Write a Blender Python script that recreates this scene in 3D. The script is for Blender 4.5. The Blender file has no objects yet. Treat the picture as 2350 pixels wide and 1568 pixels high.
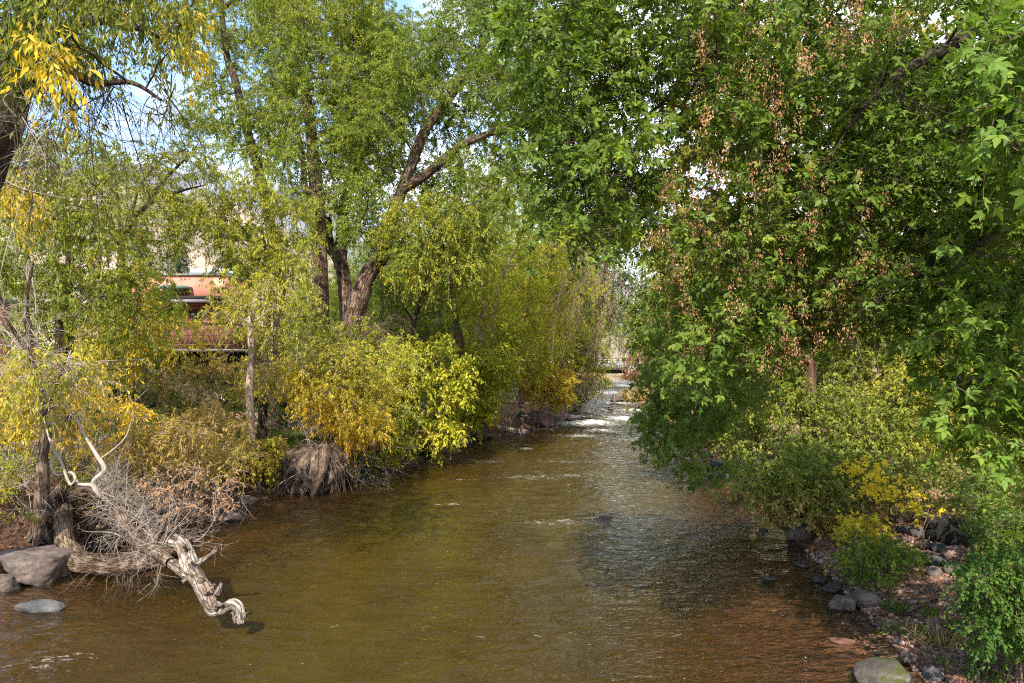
import bpy, bmesh, math
import numpy as np
from mathutils import Vector

rng = np.random.default_rng(11)
SC = bpy.context.scene
COL = SC.collection
R = math.radians

# ------------------------------------------------------------------ camera frame
F, CU, HV, CAMZ = 1566.0, 1174.5, 840.0, 4.6      # pixels of a 2349 px wide frame


def P(u, v, d):
    """a point seen at (u, v) and d metres away"""
    return np.array([(u - CU) / F * d, d, CAMZ - (v - HV) / F * d])


def G(u, v, z=0.0):
    """the point of height z seen at (u, v)"""
    return P(u, v, (CAMZ - z) * F / (v - HV))


# ------------------------------------------------------------------ numpy noise
def _hash(ix, iy, iz, seed):
    n = (ix.astype(np.int64) * 374761393 + iy.astype(np.int64) * 668265263 + iz.astype(np.int64) * 2147483647 + seed * 974711) & 0xFFFFFFFF
    n = ((n ^ (n >> 13)) * 1274126177) & 0xFFFFFFFF
    n = ((n ^ (n >> 16)) * 2246822519) & 0xFFFFFFFF
    return ((n ^ (n >> 15)) & 0xFFFFFF) / float(0xFFFFFF)


def vnoise(p, seed=0):
    p = np.asarray(p, float)
    i = np.floor(p).astype(np.int64)
    f = p - i
    f = f * f * (3 - 2 * f)
    out = 0
    for dx in (0, 1):
        wx = f[..., 0] if dx else 1 - f[..., 0]
        for dy in (0, 1):
            wy = f[..., 1] if dy else 1 - f[..., 1]
            for dz in (0, 1):
                wz = f[..., 2] if dz else 1 - f[..., 2]
                out = out + wx * wy * wz * _hash(i[..., 0] + dx, i[..., 1] + dy, i[..., 2] + dz, seed)
    return out * 2 - 1


def fbm(p, octv=4, seed=0, gain=0.5):
    p = np.asarray(p, float)
    a, s, t = 1.0, 0.0, 0.0
    for k in range(octv):
        s = s + a * vnoise(p * (2.03 ** k) + 17.3 * k, seed + k)
        t += a
        a *= gain
    return s / t


def unit(v):
    return v / np.maximum(np.linalg.norm(v, axis=-1, keepdims=True), 1e-9)


def sstep(x):
    x = np.clip(x, 0, 1)
    return x * x * (3 - 2 * x)


# ------------------------------------------------------------------ objects
def tag(o, label=None, cat=None, group=None, kind=None):
    if label: o['label'] = label
    if cat: o['category'] = cat
    if group: o['group'] = group
    if kind: o['kind'] = kind
    return o


def empty(name, loc, label, cat, group=None):
    o = bpy.data.objects.new(name, None)
    o.empty_display_size = 0.2
    o.location = [float(c) for c in loc]
    COL.objects.link(o)
    return tag(o, label, cat, group)


def build(name, verts, faces, mat, parent=None, cols=None, vec=None, smooth=False, scal=None):
    """faces: list of (n,k) index arrays. Vertices are in world space; a parent's location is taken off."""
    verts = np.asarray(verts, np.float32)
    if parent is not None:
        off = np.array(parent.location, np.float32)
        q = parent.parent
        while q is not None:
            off = off + np.array(q.location, np.float32)
            q = q.parent
        verts = verts - off
    me = bpy.data.meshes.new(name)
    faces = [np.asarray(f, np.int32) for f in faces if len(f)]
    nl = sum(f.size for f in faces)
    npol = sum(len(f) for f in faces)
    me.vertices.add(len(verts))
    me.vertices.foreach_set('co', verts.ravel())
    me.loops.add(nl)
    me.loops.foreach_set('vertex_index', np.concatenate([f.ravel() for f in faces]))
    me.polygons.add(npol)
    tot = np.concatenate([np.full(len(f), f.shape[1], np.int32) for f in faces])
    st = np.concatenate([[0], np.cumsum(tot)[:-1]]).astype(np.int32)
    me.polygons.foreach_set('loop_start', st)
    if smooth:
        me.polygons.foreach_set('use_smooth', np.ones(npol, bool))
    if cols is not None:
        a = me.attributes.new('col', 'BYTE_COLOR', 'POINT')
        c = np.ones((len(verts), 4), np.float32)
        c[:, :3] = np.clip(cols, 0, 1)
        a.data.foreach_set('color', c.ravel())
    if vec is not None:
        a = me.attributes.new('bc', 'FLOAT_VECTOR', 'POINT')
        a.data.foreach_set('vector', np.asarray(vec, np.float32).ravel())
    if scal:
        for k, s in scal.items():
            a = me.attributes.new(k, 'FLOAT', 'POINT')
            a.data.foreach_set('value', np.asarray(s, np.float32).ravel())
    me.update(calc_edges=True)
    me.materials.append(mat)
    o = bpy.data.objects.new(name, me)
    COL.objects.link(o)
    if parent is not None:
        o.parent = parent
    return o


# ------------------------------------------------------------------ tubes
def smooth_path(pts, rad, n):
    pts = np.asarray(pts, float); rad = np.asarray(rad, float)
    m = len(pts)
    q = np.vstack([2 * pts[0] - pts[1], pts, 2 * pts[-1] - pts[-2]])
    t = np.linspace(0, m - 1 - 1e-6, n)
    i = t.astype(int); f = (t - i)[:, None]
    p0, p1, p2, p3 = q[i], q[i + 1], q[i + 2], q[i + 3]
    out = 0.5 * (2 * p1 + (p2 - p0) * f + (2 * p0 - 5 * p1 + 4 * p2 - p3) * f ** 2 + (3 * p1 - p0 - 3 * p2 + p3) * f ** 3)
    return out, np.interp(t, np.arange(m), rad)


def frames(paths):
    tan = np.gradient(paths, axis=1)
    tan = unit(tan)
    ref = np.zeros_like(tan); ref[..., 0] = 0.31; ref[..., 1] = 0.83; ref[..., 2] = 0.12
    alt = np.abs((tan * unit(ref)).sum(-1, keepdims=True)) > 0.95
    ref = np.where(alt, np.array([0.9, -0.2, 0.3]), ref)
    a = unit(np.cross(tan, ref)); b = np.cross(tan, a)
    return tan, a, b


def tubes(paths, radii, k=3, cap=False, ridge=0.0, seed=0, lump=0.0):
    """paths (N,S,3), radii (N,S) -> verts, faces, bark coordinates"""
    N, S, _ = paths.shape
    tan, a, b = frames(paths)
    th = np.linspace(0, 2 * math.pi, k, endpoint=False)
    rr = np.repeat(radii[..., None], k, axis=2)
    seg = np.linalg.norm(np.diff(paths, axis=1), axis=2)
    ln = np.concatenate([np.zeros((N, 1)), np.cumsum(seg, 1)], 1)
    bc = np.stack([np.cos(th)[None, None] * rr, np.sin(th)[None, None] * rr, np.repeat(ln[..., None], k, 2)], -1)
    if ridge:
        q = bc / np.array([.11, .11, 0.9]) * (0.25 / max(radii.max(), .05)) + seed * 7.7
        rr = rr * (1 + ridge * fbm(q, 3, seed))
    if lump:
        rr = rr * (1 + lump * fbm(bc * np.array([2.2, 2.2, 1.6]) + seed * 3.1, 3, seed + 5))
    V = paths[:, :, None] + a[:, :, None] * (np.cos(th)[None, None, :, None] * rr[..., None]) + b[:, :, None] * (np.sin(th)[None, None, :, None] * rr[..., None])
    idx = np.arange(N * S * k).reshape(N, S, k)
    i0 = idx[:, :-1]; i1 = idx[:, 1:]
    q = np.stack([i0, np.roll(i0, -1, 2), np.roll(i1, -1, 2), i1], -1).reshape(-1, 4)
    fs = [q]
    if cap:
        fs += [idx[:, -1, :].reshape(N, k), idx[:, 0, ::-1].reshape(N, k)]
    return V.reshape(-1, 3), fs, bc.reshape(-1, 3)


class Acc:
    """collects pieces into one mesh"""
    def __init__(s): s.v = []; s.f = []; s.b = []; s.c = []; s.n = 0
    def add(s, v, fs, b=None, c=None):
        s.v.append(v); s.f += [np.asarray(f) + s.n for f in fs]; s.n += len(v)
        s.b.append(b if b is not None else np.zeros((len(v), 3)))
        s.c.append(np.broadcast_to(np.asarray(c if c is not None else (.5, .5, .5), float), (len(v), 3)))
    def tube(s, pts, rad, n=24, k=12, **kw):
        p, r = smooth_path(pts, rad, n)
        v, f, b = tubes(p[None], r[None], k, **kw)
        s.add(v, f, b)
        return p, r
    def box(s, c, size, rz=0.0, taper=1.0):
        c = np.asarray(c, float); h = np.asarray(size, float) / 2
        sg = np.array([[x, y, z] for z in (-1, 1) for y in (-1, 1) for x in (-1, 1)], float)
        v = sg * h
        v[4:, :2] *= taper
        cs, sn = math.cos(rz), math.sin(rz)
        v = np.stack([v[:, 0] * cs - v[:, 1] * sn, v[:, 0] * sn + v[:, 1] * cs, v[:, 2]], 1) + c
        s.add(v, [np.array([[0, 2, 3, 1], [4, 5, 7, 6], [0, 1, 5, 4], [2, 6, 7, 3], [0, 4, 6, 2], [1, 3, 7, 5]])])
    def build(s, name, mat, parent=None, smooth=False, cols=False):
        return build(name, np.vstack(s.v), s.f, mat, parent, vec=np.vstack(s.b), smooth=smooth, cols=np.vstack(s.c) if cols else None)


# ------------------------------------------------------------------ leaves
def T(vs, fs): return np.array(vs, float), [np.array(f) for f in fs]


LANCE = T([(0, 0, 0), (.16, .42, .03), (0, 1, -.10), (-.16, .42, .03)], [[(0, 1, 2), (0, 2, 3)]])
SLIM = T([(0, 0, 0), (.09, .42, .02), (0, 1, -.14), (-.09, .42, .02)], [[(0, 1, 2), (0, 2, 3)]])
OVATE = T([(0, 0, 0), (.24, .25, .04), (.27, .52, .03), (0, 1, -.10), (-.27, .52, .03), (-.24, .25, .04)], [[(0, 1, 2, 3), (0, 3, 4, 5)]])
_m = [(.0, .0), (.20, -.06), (.30, .10), (.58, .26), (.42, .40), (.46, .56), (.22, .62), (.17, .80), (0, 1.08)]
_o = [(x, y, -.10 * (x * x + (y - .4) ** 2)) for x, y in _m] + [(-x, y, -.10 * (x * x + (y - .4) ** 2)) for x, y in _m[-2:0:-1]]
MAPLE = T([(0, .38, .04)] + _o, [[(0, i, i % len(_o) + 1) for i in range(1, len(_o) + 1)]])


def _tri():
    vs, fs = [], []
    base = [(0, .0), (.16, .18), (.25, .40), (.17, .52), (.13, .70), (0, 1.0), (-.13, .70), (-.20, .55), (-.24, .36), (-.15, .16)]
    for ang, s, oy in ((0, .72, .42), (62, .62, .30), (-62, .58, .30)):
        a = R(ang); n = len(vs)
        for x, y in base:
            x2 = x * s; y2 = y * s
            vs.append((x2 * math.cos(a) + y2 * math.sin(a), oy + y2 * math.cos(a) - x2 * math.sin(a), -.13 * y * y + .05 * abs(x)))
        fs += [(n, n + i, n + i + 1) for i in range(1, 9)]
    return T(vs, [fs])


TRI = _tri()


def leaves(pos, dr, nr, ln, tpl, wid=1.0):
    dr = unit(dr)
    side = unit(np.cross(dr, nr)); nr = np.cross(side, dr)
    tv, tf = tpl
    L = ln[:, None, None]
    w = (wid * np.ones(len(pos)))[:, None, None]
    V = pos[:, None] + side[:, None] * (tv[None, :, 0:1] * L * w) + dr[:, None] * (tv[None, :, 1:2] * L) + nr[:, None] * (tv[None, :, 2:3] * L)
    n = len(tv)
    off = (np.arange(len(pos)) * n)[:, None, None]
    fs = [(f[None] + off).reshape(-1, f.shape[1]) for f in tf]
    return V.reshape(-1, 3), fs, n


def ramp(t, stops):
    """stops: [(position, (r,g,b))...]"""
    x = np.array([s[0] for s in stops]); c = np.array([s[1] for s in stops], float)
    t = np.clip(t, 0, 1)
    return np.stack([np.interp(t, x, c[:, i]) for i in range(3)], -1)


def in_poly(u, v, poly):
    poly = np.asarray(poly, float); c = np.zeros(len(u), bool)
    j = len(poly) - 1
    for i in range(len(poly)):
        (xi, yi), (xj, yj) = poly[i], poly[j]
        c ^= ((yi > v) != (yj > v)) & (u < (xj - xi) * (v - yi) / (yj - yi + 1e-12) + xi)
        j = i
    return c


def clumps(poly, d0, d1, n, gap=0.0, holes=(), dfun=None):
    """n clump centres inside the volume seen through poly between d0 and d1 metres"""
    poly = np.asarray(poly, float)
    lo, hi = poly.min(0), poly.max(0)
    out = []
    for _ in range(60):
        u = rng.uniform(lo[0], hi[0], n * 3); v = rng.uniform(lo[1], hi[1], n * 3); d = rng.uniform(d0, d1, n * 3)
        ok = in_poly(u, v, poly)
        for h in holes: ok &= ~in_poly(u, v, h)
        for a, b, c in zip(u[ok], v[ok], d[ok]):
            if dfun is not None: c = dfun(a, b, c)
            p = P(a, b, c)
            if p[2] < 0.25: continue
            if gap and out and (np.linalg.norm(np.array(out) - p, axis=1) < gap).any(): continue
            out.append(p)
            if len(out) >= n: return np.array(out)
    return np.array(out)


def spray(C, Rd, ntw, nlf, up=.25, droop=.5, flat=.75, seg=5, inner=.35, lean=(0, 0, 0)):
    n = len(C)
    Ci = np.repeat(np.arange(n), ntw); N = n * ntw
    dr = unit(rng.normal(size=(N, 3)) * np.array([1, 1, flat]) + np.array([0, 0, up]) + np.array(lean))
    r = Rd[Ci]
    st = C[Ci] + dr * (r * rng.uniform(0, inner, N))[:, None] + rng.normal(size=(N, 3)) * (r * .10)[:, None]
    ln = r * rng.uniform(.55, 1.1, N)
    wb = rng.normal(size=(N, 3)) * (ln * .22)[:, None]
    wb[:, 2] -= droop * ln * rng.uniform(.5, 1.4, N)

    def at(s, i):
        return st[i] + dr[i] * (ln[i] * s)[:, None] + wb[i] * (s ** 2)[:, None]
    S = np.linspace(0, 1, seg)
    paths = np.stack([at(np.full(N, s), np.arange(N)) for s in S], 1)
    ti = np.repeat(np.arange(N), nlf)
    s = rng.uniform(.12, 1.0, len(ti)) ** .8
    pos = at(s, ti)
    tan = unit(dr[ti] * ln[ti][:, None] + 2 * wb[ti] * s[:, None])
    return paths, pos, tan, ti, Ci[ti], ln


def foliage(C, Rd, ntw, nlf, size, tpl, stops, name, parent, up=.25, droop=.5, flat=.75, hang=.35, bright=.28,
            bias=None, mix=(.35, .25, .40), twig=None, twig_r=.006, twig_name='twig_sprays', inner=.35, updir=.8, clip=None, wid=1.0, cseed=None, lean=(0, 0, 0)):
    """one crown: sprays of leaves on curved twigs"""
    paths, pos, tan, ti, ci, ln = spray(C, Rd, ntw, nlf, up, droop, flat, inner=inner, lean=lean)
    n = len(pos)
    dr = unit(tan * .7 + rng.normal(size=(n, 3)) * .55 + np.array([0, 0, -hang]))
    nr = unit(rng.normal(size=(n, 3)) * .65 + np.array([0.1, -.1, updir]))
    L = size * rng.uniform(.5, 1.3, n)
    pos = pos + rng.normal(size=(n, 3)) * (size * .25)
    cr = np.clip(.5 + .75 * fbm(C * .45 + 3.3, 2, int(cseed or rng.integers(1, 900))), 0, 1) * .75 + rng.uniform(0, .25, len(C))
    tw = rng.uniform(0, 1, len(paths))
    t = mix[0] * cr[ci] + mix[1] * tw[ti] + mix[2] * rng.uniform(0, 1, n)
    if bias is not None: t = t + bias(pos)
    c = ramp(t, stops) * (1 + rng.uniform(-bright, bright, n))[:, None]
    V, fs, k = leaves(pos, dr, nr, L, tpl, wid)
    o = build(name, V, fs, MAT['leaf'], parent, cols=np.repeat(c, k, 0))
    if twig is not None:
        S = paths.shape[1]
        rad = np.outer(np.ones(len(paths)), np.linspace(1, .35, S)) * (twig_r * np.clip(ln / max(ln.mean(), 1e-6), .5, 1.6))[:, None]
        v, f, b = tubes(paths, rad, 3)
        to = build(twig_name, v, f, twig, parent, vec=b)
    return o


def limbs(C, nodes, nrad, r_end=.012, steps=8, sag=.12, kfac=.55, wob=.09):
    """greedy branches from the trunk nodes out to the clump centres"""
    nodes = list(nodes); nrad = list(nrad)
    N0 = np.array(nodes)
    order = np.argsort([np.min(np.linalg.norm(N0 - c, axis=1)) for c in C])
    paths, rads = [], []
    for i in order:
        c = C[i]; A = np.array(nodes)
        dist = np.linalg.norm(A - c, axis=1) + 1.1 * np.maximum(0, A[:, 2] - c[2])
        j = int(np.argmin(dist)); a = A[j]; L = np.linalg.norm(c - a)
        r0 = min(nrad[j] * kfac, .010 + .016 * L)
        r0 = max(r0, r_end)
        t = np.linspace(0, 1, steps)[:, None]
        ctl = (a + c) / 2 + np.array([0, 0, L * sag]) + rng.normal(size=3) * L * wob
        p = (1 - t) ** 2 * a + 2 * t * (1 - t) * ctl + t * t * c
        p[1:-1] += rng.normal(size=(steps - 2, 3)) * L * .012
        rr = np.linspace(r0, r_end, steps)
        paths.append(p); rads.append(rr)
        for k in range(2, steps): nodes.append(p[k]); nrad.append(rr[k])
    v, f, b = tubes(np.array(paths), np.array(rads), 5)
    return v, f, b


def twig_tangle(starts, dirs, length, n_sub, sub_len, rad, curl=.5, up=0.0, seg=9, droop=0.0, fan=.9):
    """bare branching sticks: main stems with side twigs and twiglets"""
    N = len(starts)
    t = np.linspace(0, 1, seg)
    ln = length * rng.uniform(.6, 1.2, N)
    w1 = rng.normal(size=(N, 3)) * curl; w2 = rng.normal(size=(N, 3)) * curl * .6
    main = starts[:, None] + dirs[:, None] * (ln[:, None] * t)[..., None] + w1[:, None] * (ln[:, None] * t ** 2)[..., None] * .5 + w2[:, None] * (ln[:, None] * np.sin(t * 5))[..., None] * .08
    main[..., 2] += (up - droop) * (ln[:, None] * t ** 2)
    R0 = np.outer(rad * rng.uniform(.7, 1.3, N), np.linspace(1, .3, seg))
    i = np.repeat(np.arange(N), n_sub); s = rng.uniform(.2, .98, len(i))
    def sample(paths, i, s):
        x = s * (paths.shape[1] - 1); k = np.minimum(x.astype(int), paths.shape[1] - 2); f = (x - k)[:, None]
        return paths[i, k] * (1 - f) + paths[i, k + 1] * f, unit(paths[i, k + 1] - paths[i, k])
    p0, tn = sample(main, i, s)
    d2 = unit(tn + rng.normal(size=p0.shape) * fan + np.array([0, 0, up * .5 - droop * .3]))
    l2 = sub_len * rng.uniform(.4, 1.3, len(i))
    t5 = np.linspace(0, 1, 6)
    sub = p0[:, None] + d2[:, None] * (l2[:, None] * t5)[..., None] + (rng.normal(size=p0.shape) * .35)[:, None] * (l2[:, None] * t5 ** 2)[..., None]
    sub[..., 2] -= droop * .5 * (l2[:, None] * t5 ** 2)
    R1 = np.outer(rad * .45 * rng.uniform(.6, 1.2, len(i)), np.linspace(1, .35, 6))
    j = np.repeat(np.arange(len(sub)), 2); s3 = rng.uniform(.3, .95, len(j))
    p3, tn3 = sample(sub, j, s3)
    d3 = unit(tn3 + rng.normal(size=p3.shape) * .7)
    l3 = sub_len * .45 * rng.uniform(.4, 1.2, len(j))
    t4 = np.linspace(0, 1, 4)
    tw = p3[:, None] + d3[:, None] * (l3[:, None] * t4)[..., None] + (rng.normal(size=p3.shape) * .3)[:, None] * (l3[:, None] * t4 ** 2)[..., None]
    R2 = np.outer(rad * .25 * np.ones(len(j)), np.linspace(1, .5, 4))
    A = Acc()
    for pp, rr, k in ((main, R0, 6), (sub, R1, 4), (tw, R2, 3)):
        v, f, b = tubes(pp, rr, k); A.add(v, f, b)
    return A, main, sub, tw


# ------------------------------------------------------------------ rocks
def ico(sub):
    bm = bmesh.new(); bmesh.ops.create_icosphere(bm, subdivisions=sub, radius=1)
    v = np.array([x.co[:] for x in bm.verts]); f = np.array([[x.index for x in q.verts] for q in bm.faces]); bm.free()
    return v, f


ICO = {k: ico(k) for k in (1, 2, 3, 4, 5)}


def rock_shape(seed, angular=.5, sub=4, planes=16, flat=0):
    r = np.random.default_rng(seed)
    if angular > .65: planes = 10; sub = 5
    v, f = ICO[sub]
    n = unit(r.normal(size=(planes, 3))); dd = r.uniform(.62, .98, planes)
    dot = v @ n.T
    lim = np.where(dot > .05, dd / np.maximum(dot, .05), 9).min(1)
    if flat: lim = np.minimum(lim, np.where(v[:, 2] > .02, flat / np.maximum(v[:, 2] + .06 * v[:, 0], .02), 9))
    rad = angular * np.minimum(lim, 1.25) + (1 - angular)
    rad = rad * (1 + .16 * fbm(v * 1.3 + seed * 3.7, 3, seed) + .09 * fbm(v * 3.6 + seed, 5, seed + 4, .6))
    return v * rad[:, None], f


def rock(name, c, size, seed, mat, label=None, cat='rock', angular=.5, rz=0.0, group=None, parent=None, sub=4, tilt=0.0, flat=0):
    v, f = rock_shape(seed, angular, sub, flat=flat)
    v = v * np.asarray(size) / 2
    if tilt:
        a, b = math.cos(tilt), math.sin(tilt)
        v = np.stack([v[:, 0] * a + v[:, 2] * b, v[:, 1], -v[:, 0] * b + v[:, 2] * a], 1)
    a, b = math.cos(rz), math.sin(rz)
    v = np.stack([v[:, 0] * a - v[:, 1] * b, v[:, 0] * b + v[:, 1] * a, v[:, 2]], 1)
    o = build(name, v, [f], mat, None, smooth=True)
    o.location = [float(x) for x in c]
    if parent is not None: o.parent = parent
    if label: tag(o, label, cat, group)
    return o
# ================================================================== materials
MAT = {}


def nodes(name):
    m = bpy.data.materials.new(name); m.use_nodes = True
    nt = m.node_tree; nt.nodes.clear()
    out = nt.nodes.new('ShaderNodeOutputMaterial')
    def N(t, **kw):
        n = nt.nodes.new(t)
        for k, v in kw.items():
            if k.startswith('i_'): n.inputs[k[2:].replace('_', ' ')].default_value = v
            else: setattr(n, k, v)
        return n
    MAT[name] = m
    return m, nt, N, nt.links.new, out


def ramp_node(N, stops, interp='LINEAR'):
    r = N('ShaderNodeValToRGB'); e = r.color_ramp.elements; r.color_ramp.interpolation = interp
    while len(e) > 1: e.remove(e[-1])
    e[0].position = stops[0][0]; e[0].color = (*stops[0][1], 1)
    for p, c in stops[1:]:
        x = e.new(p); x.color = (*c, 1)
    return r


# leaves
m, nt, N, L, out = nodes('leaf')
at = N('ShaderNodeAttribute', attribute_name='col')
pb = N('ShaderNodeBsdfPrincipled'); pb.inputs['Roughness'].default_value = .55; pb.inputs['Specular IOR Level'].default_value = .25
tr = N('ShaderNodeBsdfTranslucent'); mul = N('ShaderNodeMix', data_type='RGBA', blend_type='MULTIPLY'); mul.inputs['Factor'].default_value = 1
mul.inputs['B'].default_value = (1.25, 1.3, .7, 1)
mx = N('ShaderNodeMixShader'); mx.inputs[0].default_value = .46
L(at.outputs['Color'], pb.inputs['Base Color']); L(at.outputs['Color'], mul.inputs['A']); L(mul.outputs['Result'], tr.inputs['Color'])
L(pb.outputs[0], mx.inputs[1]); L(tr.outputs[0], mx.inputs[2]); L(mx.outputs[0], out.inputs[0])


def bark(name, dark, mid, light, sx=26, sz=3.2, bump=.9, rough=.9, dist=.02, crack=0):
    """bark: ridges stretched along the limb"""
    m, nt, N, L, out = nodes(name)
    at = N('ShaderNodeAttribute', attribute_name='bc')
    mp = N('ShaderNodeMapping'); mp.inputs['Scale'].default_value = (sx, sx, sz)
    L(at.outputs['Vector'], mp.inputs[0])
    n1 = N('ShaderNodeTexNoise', i_Scale=1.0, i_Detail=5.0, i_Roughness=.65, i_Distortion=.6)
    n2 = N('ShaderNodeTexNoise', i_Scale=.18, i_Detail=3.0)
    L(mp.outputs[0], n1.inputs['Vector']); L(mp.outputs[0], n2.inputs['Vector'])
    r = ramp_node(N, [(.30, dark), (.5, mid), (.68, light)])
    L(n1.outputs['Fac'], r.inputs[0])
    r2 = ramp_node(N, [(.3, (.55, .55, .55)), (.7, (1.25, 1.2, 1.15))]); L(n2.outputs['Fac'], r2.inputs[0])
    mu = N('ShaderNodeMix', data_type='RGBA', blend_type='MULTIPLY'); mu.inputs['Factor'].default_value = 1
    L(r.outputs[0], mu.inputs['A']); L(r2.outputs[0], mu.inputs['B'])
    col = mu.outputs['Result']; hgt = n1.outputs['Fac']
    if crack:
        m3 = N('ShaderNodeMapping'); m3.inputs['Scale'].default_value = (crack, crack, crack * .16); L(at.outputs['Vector'], m3.inputs[0])
        ds = N('ShaderNodeTexNoise', i_Scale=1.5, i_Detail=3.0); L(m3.outputs[0], ds.inputs['Vector'])
        av = N('ShaderNodeVectorMath', operation='ADD'); L(m3.outputs[0], av.inputs[0]); L(ds.outputs['Color'], av.inputs[1])
        vo = N('ShaderNodeTexVoronoi', feature='DISTANCE_TO_EDGE', i_Scale=1.0); L(av.outputs[0], vo.inputs['Vector'])
        cr_ = ramp_node(N, [(0, (.16, .13, .11)), (.045, (.7, .68, .66)), (.10, (1, 1, 1))]); L(vo.outputs['Distance'], cr_.inputs[0])
        st = N('ShaderNodeTexNoise', i_Scale=3.1, i_Detail=4.0); L(at.outputs['Vector'], st.inputs['Vector'])
        sr = ramp_node(N, [(.40, (.50, .42, .36)), (.56, (1, 1, 1))]); L(st.outputs['Fac'], sr.inputs[0])
        for q in (cr_, sr):
            mm = N('ShaderNodeMix', data_type='RGBA', blend_type='MULTIPLY'); mm.inputs['Factor'].default_value = 1; L(col, mm.inputs['A']); L(q.outputs[0], mm.inputs['B']); col = mm.outputs['Result']
        ha = N('ShaderNodeMath', operation='MINIMUM'); L(vo.outputs['Distance'], ha.inputs[0]); ha.inputs[1].default_value = .12
        hb_ = N('ShaderNodeMath', operation='MULTIPLY_ADD'); L(ha.outputs[0], hb_.inputs[0]); hb_.inputs[1].default_value = 6.0; L(n1.outputs['Fac'], hb_.inputs[2]); hgt = hb_.outputs[0]
    pb = N('ShaderNodeBsdfPrincipled', i_Roughness=rough); pb.inputs['Specular IOR Level'].default_value = .2
    bp = N('ShaderNodeBump', i_Strength=bump, i_Distance=dist)
    L(hgt, bp.inputs['Height']); L(bp.outputs[0], pb.inputs['Normal'])
    L(col, pb.inputs['Base Color']); L(pb.outputs[0], out.inputs[0])


bark('bark_brown', (.045, .033, .025), (.17, .122, .092), (.34, .26, .20), sx=18, sz=2.6, bump=1.0, dist=.06, crack=9)
bark('bark_gray', (.05, .038, .03), (.15, .115, .09), (.27, .22, .18), crack=12)
bark('bark_dark', (.015, .010, .008), (.040, .029, .022), (.09, .065, .05))
bark('bark_red', (.03, .014, .010), (.09, .048, .034), (.17, .10, .07))
bark('bark_pale', (.14, .10, .075), (.33, .255, .20), (.48, .39, .31), sx=30, sz=9)
bark('stump_bark', (.030, .019, .014), (.125, .088, .066), (.26, .20, .155), sx=16, sz=4, bump=1.0, dist=.05)
bark('driftwood', (.055, .043, .035), (.32, .28, .24), (.50, .45, .40), sx=22, sz=3.4, bump=1.0, dist=.03, crack=14)
bark('deadwood', (.040, .028, .020), (.155, .115, .084), (.28, .225, .175), sx=24, sz=4.5, bump=1.0, dist=.03, crack=16)
bark('twig_gray', (.17, .14, .12), (.31, .265, .235), (.46, .41, .37), sx=60, sz=10, bump=.2)
bark('twig_dark', (.02, .014, .011), (.05, .036, .028), (.10, .075, .06), sx=60, sz=10, bump=.2)
bark('twig_brown', (.06, .04, .03), (.14, .10, .075), (.24, .18, .14), sx=60, sz=10, bump=.2)


def stone(name, stops, scale=3.0, bump=.85, rough=.85, moss=None, wet=True):
    m, nt, N, L, out = nodes(name)
    g = N('ShaderNodeNewGeometry')
    n1 = N('ShaderNodeTexNoise', i_Scale=scale, i_Detail=6.0, i_Roughness=.65)
    n2 = N('ShaderNodeTexNoise', i_Scale=scale * 11, i_Detail=4.0, i_Roughness=.7)
    L(g.outputs['Position'], n1.inputs['Vector']); L(g.outputs['Position'], n2.inputs['Vector'])
    r = ramp_node(N, stops); L(n1.outputs['Fac'], r.inputs[0])
    r2 = ramp_node(N, [(.3, (.6, .6, .6)), (.7, (1.3, 1.3, 1.3))]); L(n2.outputs['Fac'], r2.inputs[0])
    mu = N('ShaderNodeMix', data_type='RGBA', blend_type='MULTIPLY'); mu.inputs['Factor'].default_value = 1
    L(r.outputs[0], mu.inputs['A']); L(r2.outputs[0], mu.inputs['B'])
    col = mu.outputs['Result']
    pb = N('ShaderNodeBsdfPrincipled', i_Roughness=rough); pb.inputs['Specular IOR Level'].default_value = .35
    if moss:
        sx = N('ShaderNodeSeparateXYZ'); L(g.outputs['Normal'], sx.inputs[0])
        a = N('ShaderNodeMath', operation='MULTIPLY'); L(n1.outputs['Fac'], a.inputs[0]); L(sx.outputs['Z'], a.inputs[1])
        mr = N('ShaderNodeMapRange'); mr.inputs[1].default_value = .40; mr.inputs[2].default_value = .52; L(a.outputs[0], mr.inputs[0])
        mm = N('ShaderNodeMix', data_type='RGBA'); L(mr.outputs[0], mm.inputs['Factor']); L(col, mm.inputs['A']); mm.inputs['B'].default_value = (*moss, 1)
        col = mm.outputs['Result']
    bp = N('ShaderNodeBump', i_Strength=bump, i_Distance=.03)
    ad = N('ShaderNodeMath', operation='ADD'); L(n1.outputs['Fac'], ad.inputs[0]); L(n2.outputs['Fac'], ad.inputs[1])
    L(ad.outputs[0], bp.inputs['Height']); L(bp.outputs[0], pb.inputs['Normal'])
    L(col, pb.inputs['Base Color']); L(pb.outputs[0], out.inputs[0])


stone('stone_gray', [(.3, (.045, .034, .029)), (.5, (.108, .083, .072)), (.7, (.20, .16, .14))])
stone('stone_purple', [(.3, (.06, .037, .034)), (.5, (.125, .082, .073)), (.7, (.21, .145, .13))])
stone('stone_black', [(.3, (.004, .004, .004)), (.55, (.014, .013, .0125)), (.75, (.045, .041, .038))], scale=5, bump=1.0, rough=1.0)
stone('stone_wet', [(.3, (.012, .010, .010)), (.5, (.040, .032, .030)), (.75, (.11, .09, .085))], rough=.28)
stone('stone_slate', [(.3, (.03, .03, .031)), (.5, (.064, .064, .065)), (.7, (.125, .122, .122))])
stone('stone_moss', [(.3, (.028, .023, .02)), (.5, (.072, .06, .05)), (.7, (.14, .118, .10))], moss=(.04, .052, .010))
stone('stone_red', [(.3, (.07, .032, .02)), (.5, (.13, .06, .038)), (.7, (.21, .11, .07))])
stone('concrete', [(.3, (.22, .21, .19)), (.5, (.33, .315, .29)), (.7, (.42, .40, .37))], scale=1.2, bump=.1)


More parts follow.
